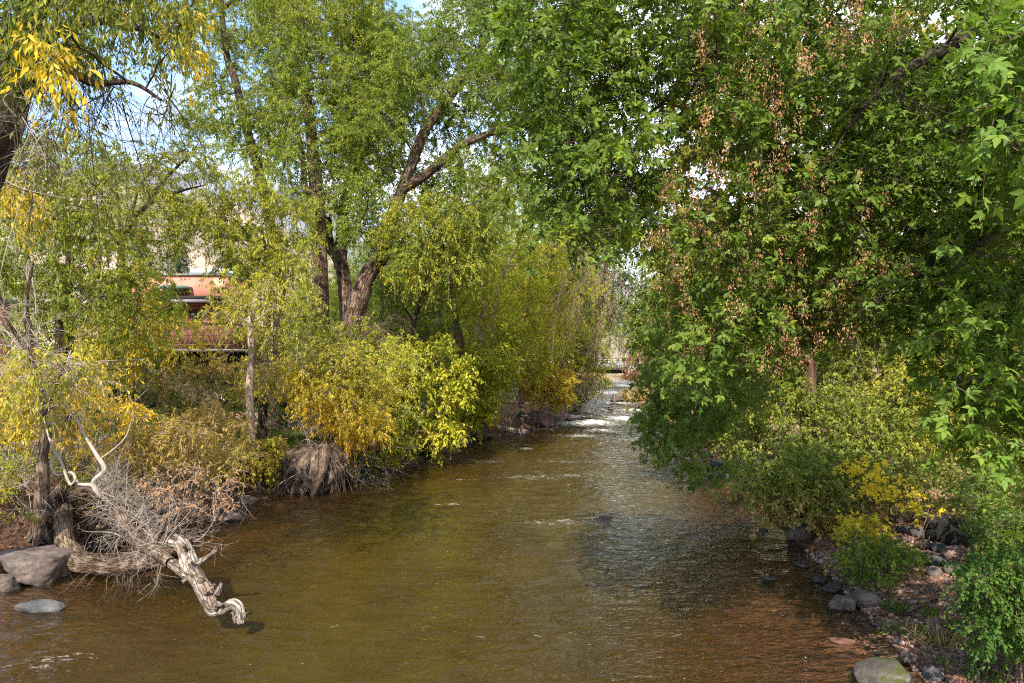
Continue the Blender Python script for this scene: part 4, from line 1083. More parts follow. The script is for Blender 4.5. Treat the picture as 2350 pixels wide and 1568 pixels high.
# mid-distance willow with arching dark limbs and bare twigs over the rapids
b = base(1470, 930, 38)
b[0] = max(b[0], float(xr(38)) + .8); b[2] = ground_h(b[0], b[1])
poly = [(1440, 420), (1520, 420), (1560, 560), (1560, 760), (1500, 800), (1440, 780), (1420, 640)]
C = np.vstack([clumps(poly, 34, 41, 46, .8), clumps([(1290, 560), (1420, 540), (1430, 760), (1330, 740)], 35, 39, 12, .9)])
e = tree('willow_tree', 'dark arching willow with bare gray twigs dangling above the rapids', b, [([b, P(1540, 700, 38), P(1500, 520, 38), P(1460, 488, 38), P(1415, 510, 37.8), P(1396, 560, 37.5), P(1385, 640, 37.2)], [.32, .26, .2, .16, .12, .09, .04]), ([P(1500, 520, 38), P(1450, 400, 38), P(1420, 320, 38)], [.15, .1, .05])], 'bark_dark',
         C, rr(C, .7, 1.3), 11, 22, .15, LANCE, [(0, (.02, .05, .01)), (.5, (.045, .085, .018)), (.85, (.10, .13, .025)), (1, (.30, .24, .03))], twig='twig_dark', twig_r=.012, hang=.7, droop=.9)
st = clumps([(1300, 480), (1400, 470), (1480, 560), (1480, 740), (1360, 760), (1300, 660)], 34, 38, 60)
A, *_ = twig_tangle(st, unit(rng.normal(size=st.shape) * .6 + np.array([-.2, 0, -.6])), 2.6, 8, 1.2, .022, curl=.5, droop=.5)
A.build('twig_sprays', MAT['twig_brown'], e)
poly = [(1240, 270), (1340, 240), (1460, 300), (1480, 420), (1400, 520), (1290, 520), (1230, 450)]
b = base(1520, 930, 46); b[0] = float(xr(46)) + 1.5; b[2] = ground_h(b[0], b[1])
C = clumps(poly, 42, 50, 22, 1.0, [[(1345, 180), (1520, 180), (1520, 530), (1345, 530)]] + EH)
tree('willow_tree', 'gray-green willow crown further up the right bank before the white clouds', b, [([b, P(1540, 650, 46), P(1470, 440, 46), P(1380, 320, 46)], [.3, .24, .16, .06])], 'bark_dark', C, rr(C, .9, 1.5), 10, 22, .17, LANCE, [(0, (.05, .08, .03)), (.6, (.10, .14, .045)), (1, (.22, .22, .05))], twig='twig_brown', twig_r=.01, hang=.6, droop=.7)
# ================================================================== shrubs and ground plants
def shrub(name, label, root, poly, d0, d1, n, Rr, ntw, nlf, size, tpl, stops, cat='shrub', group=None, stems=9, stem_mat='twig_gray', stem_r=.022, twig='twig_gray', gap=.25, **kw):
    C = clumps(poly, d0, d1, n, gap, HOUSE if d1 < 45 else ())
    e = empty(name, root, label, cat, group)
    A = Acc(); ns, nr = [], []
    ext = C.mean(0) - np.array(root); wid = C.std(0)
    for i in range(stems):
        tip = np.array(root) + ext * rng.uniform(.6, 1.1) + rng.normal(size=3) * wid * np.array([1, 1, .6])
        tip[2] = max(tip[2], root[2] + .35)
        mid = np.array(root) * .6 + tip * .4 + rng.normal(size=3) * .12 + np.array([0, 0, .15 * abs(ext[2])])
        p, r = A.tube([np.array(root) + rng.normal(size=3) * [.15, .15, 0], mid, tip], [stem_r, stem_r * .8, stem_r * .35], 14, 6)
        ns += list(p[3:]); nr += list(r[3:])
    A.build('stems', MAT[stem_mat], e, smooth=True)
    v, f, b = limbs(C, ns, nr, r_end=.005, kfac=.7); build('branch_sprays', v, f, MAT[stem_mat], e, vec=b)
    foliage(C, rng.uniform(Rr[0], Rr[1], len(C)), ntw, nlf, size, tpl, stops, 'foliage', e, twig=MAT[twig] if twig else None, **kw)
    return e


# left bank, from the thin tree to the rapids
r_ = base(790, 1060, 25.9)
e = shrub('willow_shrub', 'golden yellow willow bush above the big stump on the left bank', r_, [(650, 900), (700, 820), (780, 790), (860, 820), (905, 900), (890, 980), (820, 1010), (760, 1000), (690, 960)], 24, 27, 90, (.4, .75), 13, 26, .12, LANCE, YELLOW, hang=.6, droop=.6, twig_r=.005, bias=lambda p: np.clip((p[:, 2] - 2.6) * -.14, -.3, .3))
st = np.array(r_) + rng.normal(size=(40, 3)) * [1.2, .5, .35] + [.3, -.1, 1.0]
A, *_ = twig_tangle(st, unit(rng.normal(size=st.shape) * [1, .7, .6] + np.array([.4, -.4, .1])), 1.1, 9, .8, .007, curl=1.0, droop=.35)
A.build('bare_sprays', MAT['twig_gray'], e)
r_ = base(945, 1040, 32.5); r_[0] -= .6
shrub('viburnum_shrub', 'tall yellow-green bush with broad leaves trailing to the water, right of the golden one', r_, [(880, 860), (930, 770), (1000, 750), (1070, 800), (1080, 900), (1060, 1010), (1000, 1040), (930, 1000), (890, 940)], 30.5, 33.5, 74, (.45, .8), 11, 22, .15, OVATE, CITRON, stem_mat='twig_dark', twig='twig_dark', hang=.5, droop=.6, twig_r=.006, updir=1.1)
r_ = base(905, 1060, 29.6)
shrub('viburnum_shrub', 'small pale yellow-green bush at the waterline between stump and broad-leaved bush', r_, [(840, 1000), (900, 960), (950, 1000), (940, 1040), (880, 1060), (850, 1040)], 28.6, 29.8, 18, (.3, .5), 9, 18, .13, OVATE, CITRON, stem_mat='twig_brown', twig='twig_brown', hang=.5, droop=.7, twig_r=.005, stems=5)
r_ = base(1110, 1000, 39)
shrub('viburnum_shrub', 'rounded lime-yellow bush hanging over the bank left of the fisherman', r_, [(1020, 870), (1090, 810), (1160, 800), (1185, 850), (1150, 890), (1130, 950), (1090, 975), (1050, 960), (1030, 930)], 37, 40.5, 60, (.5, .9), 11, 20, .17, OVATE, CITRON, stem_mat='twig_dark', twig='twig_dark', hang=.5, droop=.6, twig_r=.007, updir=1.1)
r_ = base(1250, 960, 49.5)
shrub('willow_shrub', 'warm yellow bush right behind the fisherman', r_, [(1190, 850), (1240, 830), (1300, 850), (1330, 890), (1300, 930), (1250, 935), (1200, 890)], 48, 51, 44, (.5, .9), 10, 20, .18, OVATE, [(0, (.30, .26, .02)), (.4, (.52, .42, .04)), (1, (.66, .42, .07))], stem_mat='twig_brown', twig='twig_brown', hang=.5, twig_r=.007)
r_ = base(1180, 940, 44.5)
shrub('viburnum_shrub', 'yellow-green thicket under the pale trunk behind the lime-yellow bush', r_, [(1060, 800), (1120, 740), (1220, 740), (1290, 790), (1300, 850), (1200, 880), (1090, 860)], 43, 47.5, 66, (.6, 1.0), 10, 22, .18, LANCE, CITRON, stem_mat='twig_brown', twig='twig_brown', hang=.5, twig_r=.008, wid=1.3)
r_ = base(1320, 925, 62)
shrub('willow_shrub', 'golden-green willow bush at the river bend left of the bridge', r_, [(1260, 800), (1340, 770), (1400, 820), (1390, 880), (1340, 915), (1290, 900)], 60, 65, 54, (.8, 1.2), 10, 20, .24, LANCE, LIME[1:], stem_mat='twig_brown', twig='twig_brown', hang=.5, twig_r=.010)
p_ = G(1316, 944, .5); r_ = np.array([p_[0] - .6, p_[1] + .4, float(ground_h(p_[0] - .6, p_[1] + .4))])
shrub('alder_shrub', 'small dark green bush dipping to the rapids at the bank point', r_, [(1285, 910), (1320, 895), (1345, 920), (1325, 945), (1295, 940)], 61, 63.5, 16, (.4, .7), 9, 20, .2, OVATE, GREEN, twig='twig_dark', hang=.5, twig_r=.008, stems=5)
r_ = base(1285, 960, 54.2); r_[0] -= .9
shrub('sumac_shrub', 'small pinkish-red bush beside the bank stones upstream of the fisherman', r_, [(1265, 930), (1290, 915), (1300, 950), (1280, 960)], 54, 56, 9, (.3, .5), 8, 16, .15, LANCE, RUST, hang=.4, twig_r=.006, stems=5)

# left bank, around the path and the thin tree
r_ = base(430, 985, 26)
e = shrub('willow_shrub', 'orange-brown withering bush with a dry blond top below the pink building', r_, [(350, 800), (420, 780), (510, 790), (550, 850), (560, 950), (480, 1000), (380, 980), (330, 900)], 23.5, 28, 70, (.3, .8), 9, 13, .105, LANCE, AMBER, hang=.5, twig_r=.005, twig='twig_brown', stem_mat='twig_brown')
C = clumps([(390, 880), (440, 865), (500, 900), (500, 930), (420, 920)], 23, 24.5, 12); foliage(C, rr(C, .3, .5), 8, 14, .10, LANCE, [(0, (.40, .28, .20)), (1, (.60, .47, .36))], 'dry_top', e, twig=None)
for lab, rt, poly, d0, d1, n, st_ in [
    ('yellow willow sprays on the bank left of the bare gray tangle', (200, 1030, 20), [(20, 850), (120, 820), (220, 860), (310, 920), (330, 1010), (230, 1050), (120, 1040), (40, 980)], 17.5, 21, 60, YELLOW[:4]),
    ('amber bush with small leaves between the bare tangle and the thin pale trunk', (470, 1050, 22), [(380, 960), (470, 930), (560, 960), (580, 1040), (520, 1090), (430, 1080), (390, 1030)], 21, 23.5, 46, AMBER),
    ('golden bush at the left edge under the half-bare gray trunk', (30, 1060, 17.6), [(-60, 800), (40, 840), (80, 900), (60, 1000), (-20, 1040), (-80, 950)], 16.5, 19, 34, [(0, (.12, .15, .015)), (.4, (.34, .30, .025)), (1, (.60, .38, .03))]),
    ('tall yellow spray bush left of the orange-brown one', (300, 1000, 24), [(200, 700), (320, 690), (430, 740), (440, 800), (330, 830), (250, 880), (180, 820)], 20, 23, 60, [(0, (.16, .19, .018)), (.35, (.36, .34, .03)), (.7, (.58, .43, .03)), (1, (.64, .36, .03))])]:
    shrub('willow_shrub', lab, base(*rt), poly, d0, d1, n, (.4, .7), 10, 18, .12, LANCE, st_, hang=.8, droop=.8, twig_r=.005)
r_ = base(600, 1085, 24.0)
e = shrub('creeper_shrub', 'low yellow-green undergrowth around the foot of the thin pale trunk', r_, [(450, 1030), (520, 1010), (640, 1010), (650, 1060), (620, 1110), (520, 1110), (460, 1090)], 22.6, 24.6, 54, (.25, .45), 9, 16, .10, OVATE, [(0, (.09, .14, .016)), (.4, (.26, .27, .025)), (.75, (.46, .34, .06)), (1, (.46, .20, .08))], hang=.4, twig_r=.004, twig='twig_brown')
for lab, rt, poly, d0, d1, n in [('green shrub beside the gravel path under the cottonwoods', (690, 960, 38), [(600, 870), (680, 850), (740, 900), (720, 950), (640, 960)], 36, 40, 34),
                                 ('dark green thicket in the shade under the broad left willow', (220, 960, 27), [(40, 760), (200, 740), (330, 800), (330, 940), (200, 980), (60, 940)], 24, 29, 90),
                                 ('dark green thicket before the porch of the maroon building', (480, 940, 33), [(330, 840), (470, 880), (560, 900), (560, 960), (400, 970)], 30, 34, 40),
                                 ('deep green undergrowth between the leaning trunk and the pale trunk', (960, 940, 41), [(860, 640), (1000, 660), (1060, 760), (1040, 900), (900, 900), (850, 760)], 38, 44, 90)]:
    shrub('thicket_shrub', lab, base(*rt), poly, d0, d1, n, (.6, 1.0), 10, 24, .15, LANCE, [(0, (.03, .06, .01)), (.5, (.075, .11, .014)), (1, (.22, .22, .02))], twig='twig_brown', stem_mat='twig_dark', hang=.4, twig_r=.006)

for lab, rt, poly, d0, d1, n, st_, tp in [
    ('mixed gold and green brush closing the gap behind the thin pale trunk', (620, 1000, 28), [(520, 840), (640, 800), (720, 850), (720, 930), (640, 900), (540, 930)], 26.5, 30, 50, [(0, (.09, .13, .015)), (.4, (.25, .25, .025)), (.8, (.50, .36, .04)), (1, (.52, .28, .06))], LANCE),
    ('green and gold brush between the golden bush and the tall broad-leaved bush', (880, 1000, 29.5), [(820, 800), (900, 760), (960, 840), (940, 960), (870, 980), (840, 900)], 28, 31, 44, CITRON, LANCE),
    ('yellow-green brush under the leaning cottonwood, behind the golden bush', (740, 900, 30), [(640, 740), (760, 700), (860, 740), (860, 820), (760, 830), (660, 830)], 28.5, 32, 56, LIME, LANCE),
    ('olive brush at the foot of the upright cottonwood trunks', (690, 860, 36), [(560, 640), (700, 620), (820, 660), (820, 780), (700, 800), (580, 780)], 37.5, 42, 60, LIME[:3], LANCE),
    ('sparse gold twiggy brush on the cut bank above the rusty dead leaves', (400, 1060, 19.5), [(300, 1000), (400, 960), (520, 1000), (560, 1060), (460, 1090), (340, 1080)], 18.2, 20.4, 46, AMBER, LANCE)]:
    shrub('mixed_shrub', lab, base(*rt), poly, d0, d1, n, (.3, .85), 10, 18, .13, tp, st_, hang=.6, droop=.5, twig_r=.005, twig='twig_gray', stem_mat='twig_brown')

# bare tangles
def tangle(label, root, n, spread, ln, nsub, sl, rad, dirn, mat='twig_gray', droop=.15, name='bare_shrub', cat='shrub', curl=.6):
    e = empty(name, root, label, cat)
    st = np.array(root) + rng.normal(size=(n, 3)) * np.array(spread)
    st[:, 2] = np.maximum(st[:, 2], ground_h(st[:, 0], st[:, 1]))
    A, *_ = twig_tangle(st, unit(rng.normal(size=st.shape) * .6 + np.array(dirn)), ln, nsub, sl, rad, curl=curl, droop=droop)
    A.build('stems', MAT[mat], e)
    return e
tangle('leafless gray thorny tangle left of the amber bush', base(395, 1040, 19.4), 60, (1.0, .5, .3), 1.5, 9, .8, .011, (0, -.1, .9))
tangle('leafless gray twigs hanging from the trunk foot of the leaning cottonwood', P(850, 770, 31), 34, (.5, .4, .3), 1.6, 9, 1.0, .011, (.5, -.2, .1), droop=.7, curl=1.0, mat='twig_brown', cat='dead branch', name='dead_branches')
tangle('gray dead twigs hanging down in front of the middle of the thin tree', P(592, 780, 24.2), 22, (.3, .3, .25), 1.1, 8, .8, .008, (.3, -.1, -.4), droop=.6, curl=1.0, mat='twig_brown', cat='dead branch', name='dead_branches')
tangle('gray bare scrub on the eroded bank at the left edge behind the half-bare trunk', base(30, 1080, 18.2), 40, (1.0, .5, .2), 1.0, 9, .7, .008, (.2, -.1, .5), curl=.9)
tangle('gray leafless bush leaning over the river bend behind the warm yellow bush', base(1300, 890, 60), 50, (1.4, .8, .8), 2.6, 8, 1.4, .024, (.3, -.1, .8), mat='twig_gray')

tangle('dark twiggy brush overhanging the cut bank where the bent trunk comes out', base(150, 1100, 18.3), 46, (.7, .35, .15), .9, 9, .6, .007, (.1, -.6, .25), mat='twig_brown', droop=.8, curl=1.0)
r_ = base(150, 1100, 18.6)
shrub('mixed_shrub', 'thin yellow-green leaves trailing over the cut bank above the bent trunk', r_, [(40, 1060), (140, 1050), (260, 1080), (300, 1130), (220, 1130), (120, 1125), (50, 1120)], 17.2, 18.8, 34, (.2, .5), 9, 14, .10, LANCE, LIME, hang=.7, droop=.8, twig_r=.004, twig='twig_gray', stem_mat='twig_brown')

r_ = base(20, 1130, 17.4)
shrub('mixed_shrub', 'straggly yellow-green sprouts on the earth mound at the left edge above the flat slab', r_, [(-60, 1060), (40, 1050), (80, 1090), (70, 1170), (20, 1230), (-40, 1240), (-70, 1150)], 15.6, 17.4, 40, (.2, .45), 8, 12, .095, LANCE, LIME, hang=.6, droop=.7, twig_r=.004, twig='twig_gray', stem_mat='twig_brown')
tangle('fallen gray twigs littering the earth mound at the left edge', base(20, 1150, 16.6), 40, (.6, .5, .1), .8, 8, .5, .007, (.3, -.4, .05), droop=.4, curl=1.0, name='dead_branches', cat='dead branch')

# right bank
r_ = base(1850, 1080, 18.6)
shrub('currant_shrub', 'sprawling shrub with reddening leaf tips overhanging the right waterline', r_, [(1690, 1080), (1760, 1040), (1900, 1020), (2030, 1060), (2060, 1130), (1990, 1190), (1880, 1190), (1790, 1180), (1720, 1140)], 16.4, 19.4, 120, (.35, .6), 11, 17, .105, OVATE, MIXED, stem_mat='twig_brown', twig='twig_brown', hang=.5, droop=.6, twig_r=.004, updir=.9, bias=lambda p: np.clip((1.3 - p[:, 2]) * .28, -.2, .4))
r_ = base(1930, 1010, 22.5)
shrub('currant_shrub', 'tall olive-green bush with yellowing fine leaves behind the reddening shrub', r_, [(1620, 960), (1760, 900), (1900, 880), (2050, 920), (2120, 1000), (2060, 1070), (1900, 1060), (1740, 1050), (1650, 1020)], 19, 22.5, 120, (.45, .75), 11, 20, .10, OVATE, [(0, (.075, .125, .016)), (.4, (.16, .205, .026)), (.75, (.28, .28, .045)), (1, (.42, .37, .09))], stem_mat='twig_brown', twig='twig_brown', hang=.4, twig_r=.004)
r_ = base(1660, 1060, 28)
shrub('currant_shrub', 'pale dry-looking shrub at the far right waterline below the low boughs', r_, [(1560, 960), (1640, 930), (1740, 960), (1720, 1030), (1620, 1040), (1570, 1010)], 26, 30, 44, (.4, .7), 9, 16, .12, OVATE, [(0, (.16, .17, .05)), (.5, (.32, .28, .10)), (1, (.46, .34, .17))], stem_mat='twig_brown', twig='twig_brown', hang=.4, twig_r=.005)
r_ = base(2150, 1065, 21.5)
e = empty('serviceberry_shrub', r_, 'open multi-stemmed sapling with fine yellow-green leaves behind the black boulder', 'shrub')
ns, nr = trunk(e, 'bark_dark', [([r_, P(2146, 992, 21.5), P(2108, 930, 21.5), P(2085, 860, 21.4), P(2073, 800, 21.3)], [.032, .028, .022, .016, .006]), ([r_ + [.08, .05, 0], P(2150, 985, 21.4), P(2146, 900, 21.3), P(2150, 840, 21.3)], [.018, .015, .011, .005]), ([r_ + [.15, 0, 0], P(2165, 990, 21.4), P(2185, 930, 21.3), P(2249, 882, 21), P(2320, 850, 20.8)], [.034, .028, .022, .016, .006]), ([r_ + [.2, .1, 0], P(2180, 1000, 21.3), P(2205, 950, 21.2), P(2230, 930, 21.2)], [.022, .018, .014, .008])], n=20, k=7)
C = clumps([(2010, 900), (2080, 800), (2200, 780), (2330, 850), (2340, 1000), (2240, 1060), (2120, 1060), (2030, 1010)], 19.8, 23, 130, .35)
v, f, b = limbs(C, ns, nr, r_end=.004, kfac=.7); build('branch_sprays', v, f, MAT['twig_brown'], e, vec=b)
foliage(C, rr(C, .4, .75), 10, 18, .095, OVATE, [(0, (.13, .18, .025)), (.5, (.27, .29, .035)), (.85, (.42, .36, .04)), (1, (.50, .32, .05))], 'foliage', e, twig=MAT['twig_brown'], twig_r=.004)
r_ = base(2010, 1150, 15.6)
shrub('maple_shrub', 'bright yellow leaf sprays arching over the reddening shrub toward the boulder', r_, [(1930, 1060), (1990, 1050), (2060, 1090), (2150, 1150), (2130, 1175), (2050, 1160), (1980, 1110)], 14.4, 15.6, 13, (.2, .34), 6, 8, .11, TRI, [(0, (.34, .34, .03)), (.3, (.62, .50, .03)), (1, (.68, .48, .03))], stem_mat='twig_dark', twig='twig_dark', hang=.3, droop=.5, twig_r=.004, stems=6, updir=1.2)
r_ = base(1960, 1290, 14.4)
shrub('clematis_shrub', 'low green plant with a few yellow sprigs spilling over the waterline', r_, [(1900, 1275), (1980, 1225), (2080, 1245), (2125, 1290), (2080, 1330), (2000, 1345), (1930, 1310)], 13.0, 15.2, 50, (.18, .4), 9, 14, .07, OVATE, [(0, (.06, .12, .018)), (.5, (.12, .19, .028)), (.85, (.24, .26, .035)), (1, (.56, .45, .03))], stem_mat='twig_brown', twig='twig_brown', hang=.4, twig_r=.003, stem_r=.01, gap=.15)
r_ = base(1960, 1225, 15.3)
shrub('maple_shrub', 'small yellow sprig above the low green plant at the rounded shore boulder', r_, [(1930, 1200), (1990, 1190), (2040, 1200), (2030, 1235), (1950, 1245)], 14.2, 14.9, 12, (.18, .3), 7, 9, .10, TRI, [(0, (.40, .38, .03)), (1, (.66, .48, .03))], stem_mat='twig_brown', twig='twig_brown', hang=.4, twig_r=.003, stems=4, stem_r=.01, updir=1.2)
r_ = base(2330, 1460, 9.6)
shrub('snowberry_shrub', 'dense dark green small-leaved bush in the bottom right corner', r_, [(2215, 1340), (2250, 1295), (2350, 1270), (2560, 1280), (2560, 1520), (2350, 1500), (2255, 1480), (2215, 1410)], 8.5, 10.6, 150, (.22, .36), 15, 24, .048, OVATE, [(0, (.028, .085, .014)), (.5, (.05, .125, .018)), (.85, (.10, .17, .022)), (1, (.24, .26, .03))], stem_mat='twig_brown', twig='twig_brown', hang=.3, twig_r=.003, stem_r=.012, gap=.14, updir=1.0)
r_ = base(2290, 1290, 12.2)
shrub('snowberry_shrub', 'green bush with small leaves right of the black boulder', r_, [(2230, 1210), (2350, 1180), (2520, 1200), (2520, 1290), (2300, 1300), (2240, 1270)], 11.2, 13.4, 70, (.22, .36), 13, 20, .055, OVATE, [(0, (.03, .08, .014)), (.5, (.06, .12, .02)), (1, (.20, .22, .03))], stem_mat='twig_brown', twig='twig_brown', hang=.3, twig_r=.003, stem_r=.012, gap=.16)
for i, (u, v, d, lab) in enumerate([(2150, 1390, 11.9, 'small green weed on the gravel beside the fallen branch'), (2200, 1410, 11.4, 'small green weed in front of the corner bush'), (2090, 1450, 11.5, 'small green weed at the waterline right of the twin gray stones'), (2230, 1540, 10.0, 'tiny weed on the gravel under the corner bush'),
                                   (2060, 1395, 12.6, 'small green weed just behind the fallen branch tip'), (2250, 1150, 14.5, 'leafy green weed above the black boulder')]):
    r_ = base(u, v, d); C = r_ + rng.normal(size=(7, 3)) * [.16, .14, .05] + [0, 0, .14]
    e = empty('weed_plant', r_, lab, 'weed')
    v_, f_, b_ = tubes(np.stack([np.repeat(r_[None], 7, 0), (r_ + C) / 2 + [0, 0, .03], C], 1), np.full((7, 3), .004), 3); build('stems', v_, f_, MAT['twig_brown'], e, vec=b_)
    foliage(C, np.full(7, .16), 6, 9, .06, OVATE, GREEN[1:], 'foliage', e, twig=None)

for lab, rt, poly, d0, d1, n, st_ in [
    ('low olive undergrowth covering the slope between the sapling and the black boulder', (2130, 1150, 16), [(2050, 1060), (2200, 1040), (2360, 1060), (2380, 1150), (2280, 1170), (2160, 1190), (2070, 1170)], 15.4, 18.5, 90, [(0, (.07, .11, .02)), (.5, (.17, .19, .035)), (1, (.36, .29, .08))]),
    ('green leafy undergrowth at the right edge above the corner bush', (2300, 1170, 14), [(2200, 1100), (2320, 1080), (2440, 1100), (2440, 1200), (2300, 1210), (2220, 1180)], 13.2, 15.6, 60, [(0, (.05, .10, .016)), (.6, (.11, .17, .025)), (1, (.28, .28, .05))])]:
    shrub('undergrowth_shrub', lab, base(*rt), poly, d0, d1, n, (.2, .4), 10, 16, .07, OVATE, st_, hang=.3, twig_r=.003, twig='twig_brown', stem_mat='twig_brown', stem_r=.01, gap=.18)

# grass blades
def blades(name, C, n, h, spread, stops, mat='leaf', lean=.35, wid=.35):
    i = rng.integers(0, len(C), n)
    pos = C[i] + rng.normal(size=(n, 3)) * np.array([spread, spread, 0])
    pos[:, 2] = np.maximum(ground_h(pos[:, 0], pos[:, 1]), zw(pos[:, 1]) - .1) - .01
    dr = unit(rng.normal(size=(n, 3)) * lean + np.array([0, 0, 1.0]))
    V, fs, k = leaves(pos, dr, rng.normal(size=(n, 3)) + [0, -.4, .3], h * rng.uniform(.6, 1.3, n), SLIM, wid)
    c = ramp(rng.uniform(0, 1, n), stops)
    return build(name, V, fs, MAT[mat], None, cols=np.repeat(c, k, 0))


GR = [(0, (.03, .06, .008)), (.6, (.065, .11, .012)), (1, (.20, .19, .04))]
q = np.stack([rng.uniform(-26, -3, 5200), rng.uniform(25, 52, 5200), np.zeros(5200)], 1)
l_ = xl(q[:, 1]) - q[:, 0]; pcx = np.interp(q[:, 1], [24, 40, 62], [15, 13.0, 11.0])
q = q[(l_ > 2.2) & (np.abs(l_ - pcx) > 1.4) & (fbm(q * .25, 3, 51) > -.2)]
tag(blades('grass', q, 60000, .20, .22, GR), kind='stuff')
DRY = [(0, (.24, .17, .06)), (.5, (.42, .31, .13)), (1, (.55, .45, .25))]
for u, v, d, n, h, sp, st_, lab in [(1490, 915, 74, 1600, 1.5, .9, DRY, 'clump of tall blond grass on the islet before the bridge'), (1455, 900, 80, 700, 1.0, .6, [(0, (.14, .15, .04)), (1, (.46, .38, .18))], 'smaller pale green grass clump at the islet tip'),
                                    (1395, 912, 77, 260, .5, .35, DRY, 'brown grass tuft on a midstream stone below the bridge'), (985, 1035, 34.5, 500, .5, .22, GR, 'green grass tuft at the waterline right of the broad-leaved bush'),
                                    (1283 - 5, 1000, 46, 10, .3, .1, GR, None), (830, 1070, 27.6, 900, .8, .3, [(0, (.04, .07, .02)), (1, (.15, .17, .06))], 'gray-green grass tuft beside the big stump'), (1100, 1000, 43, 420, .6, .2, GR, 'green grass tuft on the bank between stump root and fallen log'),
                                    (2290, 1180, 14, 300, .45, .2, [(0, (.06, .10, .02)), (1, (.22, .24, .07))], 'arching long-bladed grass tuft on the slope behind the black boulder'), (2150, 1440, 11.2, 260, .28, .18, DRY, 'flattened straw-coloured grass on the gravel before the corner bush')]:
    if lab: tag(blades('grass_tuft', np.array([base(u, v, d)]), n, h, sp, st_, lean=.45 if h > .3 else 1.6), lab, 'grass')
r_ = base(1500, 880, 88); r_[0] += 2.0
shrub('sumac_shrub', 'reddish autumn bush on the right bank beside the bridge end', r_, [(1440, 790), (1480, 770), (1540, 800), (1540, 880), (1480, 890), (1440, 860)], 84, 92, 56, (.9, 1.4), 10, 18, .3, LANCE, [(0, (.20, .09, .05)), (.5, (.36, .16, .10)), (.8, (.40, .26, .10)), (1, (.30, .30, .06))], twig='twig_brown', stem_mat='twig_brown', twig_r=.012)
r_ = base(1420, 862, 112)
# ================================================================== driftwood, stumps, stones
def rk(name, u, v, z, size, seed, mat, label, angular=.55, rz=0.0, cat='rock', group=None, dz=0.0, sub=4, tilt=0.0, flat=0):
    """a stone whose foot is seen at (u, v) at height z"""
    p = G(u, v, z); s = np.array(size, float)
    c = p + np.array([0, s[1] * .32, s[2] * .22 + dz])
    return rock(name, c, s, seed, MAT[mat], label, cat, angular, rz, group, sub=sub, tilt=tilt, flat=flat)


# the bent trunk that sweeps out over the water
rt = P(148, 1150, 16.9)
e = empty('driftwood_log', rt, 'bent fallen trunk at the lower left, its bleached white limb jutting over the river', 'log')
A = Acc()
low_ = [(P(128, 1150, 18.2), .19), (P(138, 1148, 17.4), .20), (P(146, 1190, 16.6), .215), (P(150, 1240, 15.9), .235), (P(178, 1283, 15.2), .235), (P(235, 1298, 14.6), .225), (P(300, 1296, 14.2), .22), (P(352, 1283, 13.9), .21), (P(398, 1262, 13.6), .20), (P(428, 1246, 13.4), .17)]
A.tube([a for a, _ in low_], [b * .9 for _, b in low_], 120, 36, ridge=.30, seed=3, lump=.34, cap=True)
A.tube([P(235, 1140, 15.2), P(262, 1160, 14.9), P(285, 1195, 14.6), P(300, 1225, 14.3), P(330, 1250, 13.9), P(362, 1268, 13.5), P(392, 1292, 13.1)], [.06, .10, .13, .14, .13, .115, .10], 40, 16, ridge=.16, seed=6, lump=.3)
rs = np.random.default_rng(9)
for i in range(9):
    a = rs.uniform(-1, 1); q0 = P(142, 1150, 17.0) + [a * .12, 0, rs.uniform(-.05, .12)]; q1 = q0 + [a * .45, .25, rs.uniform(-.12, .2)]; q2 = q0 + [a * 1.1, rs.uniform(.2, .7), rs.uniform(-.25, .12)]
    A.tube([q0, q1, q2], [.10, .075, .03], 18, 10, lump=.5, ridge=.3, seed=i)
A.build('barked_trunk', MAT['deadwood'], e, smooth=True)
A = Acc()
wh = [(P(404, 1243, 13.55), 0.142), (P(420, 1252, 13.3), 0.150), (P(434, 1285, 12.9), 0.142), (P(446, 1318, 12.5), 0.133), (P(468, 1350, 12.1), 0.138), (P(480, 1378, 11.9), 0.120), (P(492, 1400, 11.7), 0.107), (P(512, 1399, 11.6), 0.090), (P(530, 1387, 11.55), 0.086), (P(545, 1390, 11.5), 0.099), (P(552, 1408, 11.45), 0.086), (P(553, 1432, 11.4), 0.056)]
A.tube([a for a, _ in wh], [b for _, b in wh], 150, 40, ridge=.34, seed=13, lump=.5, cap=True)
A.tube([P(382, 1284, 13.3), P(405, 1300, 13.0), P(430, 1318, 12.7), P(452, 1333, 12.4)], [.085, .10, .105, .08], 26, 16, ridge=.12, seed=15, lump=.25, cap=True)
A.tube([P(450, 1295, 12.7), P(470, 1283, 12.6), P(484, 1272, 12.5), P(497, 1262, 12.45)], [.085, .055, .045, .035], 20, 12, ridge=.2, seed=17, lump=.3, cap=True)
A.tube([P(484, 1272, 12.5), P(492, 1262, 12.5), P(490, 1257, 12.5)], [.04, .025, .012], 8, 8, cap=True)
A.tube([P(500, 1360, 11.9), P(506, 1348, 11.85), P(508, 1338, 11.85)], [.09, .05, .03], 10, 10, lump=.3, cap=True)
A.tube([P(428, 1330, 12.5), P(418, 1336, 12.45)], [.06, .045], 6, 10, lump=.3, cap=True)
A.tube([P(548, 1395, 11.5), P(540, 1415, 11.4), P(541, 1430, 11.38)], [.07, .05, .03], 10, 8, lump=.4, cap=True)
A.tube([P(350, 1250, 13.8), P(368, 1222, 13.6), P(378, 1200, 13.5), P(384, 1182, 13.45)], [.085, .06, .05, .03], 18, 12, ridge=.2, lump=.3, cap=True)
A.tube([P(372, 1205, 13.55), P(388, 1198, 13.5), P(396, 1192, 13.5)], [.04, .03, .015], 10, 8, lump=.2, cap=True)
rs = np.random.default_rng(4)
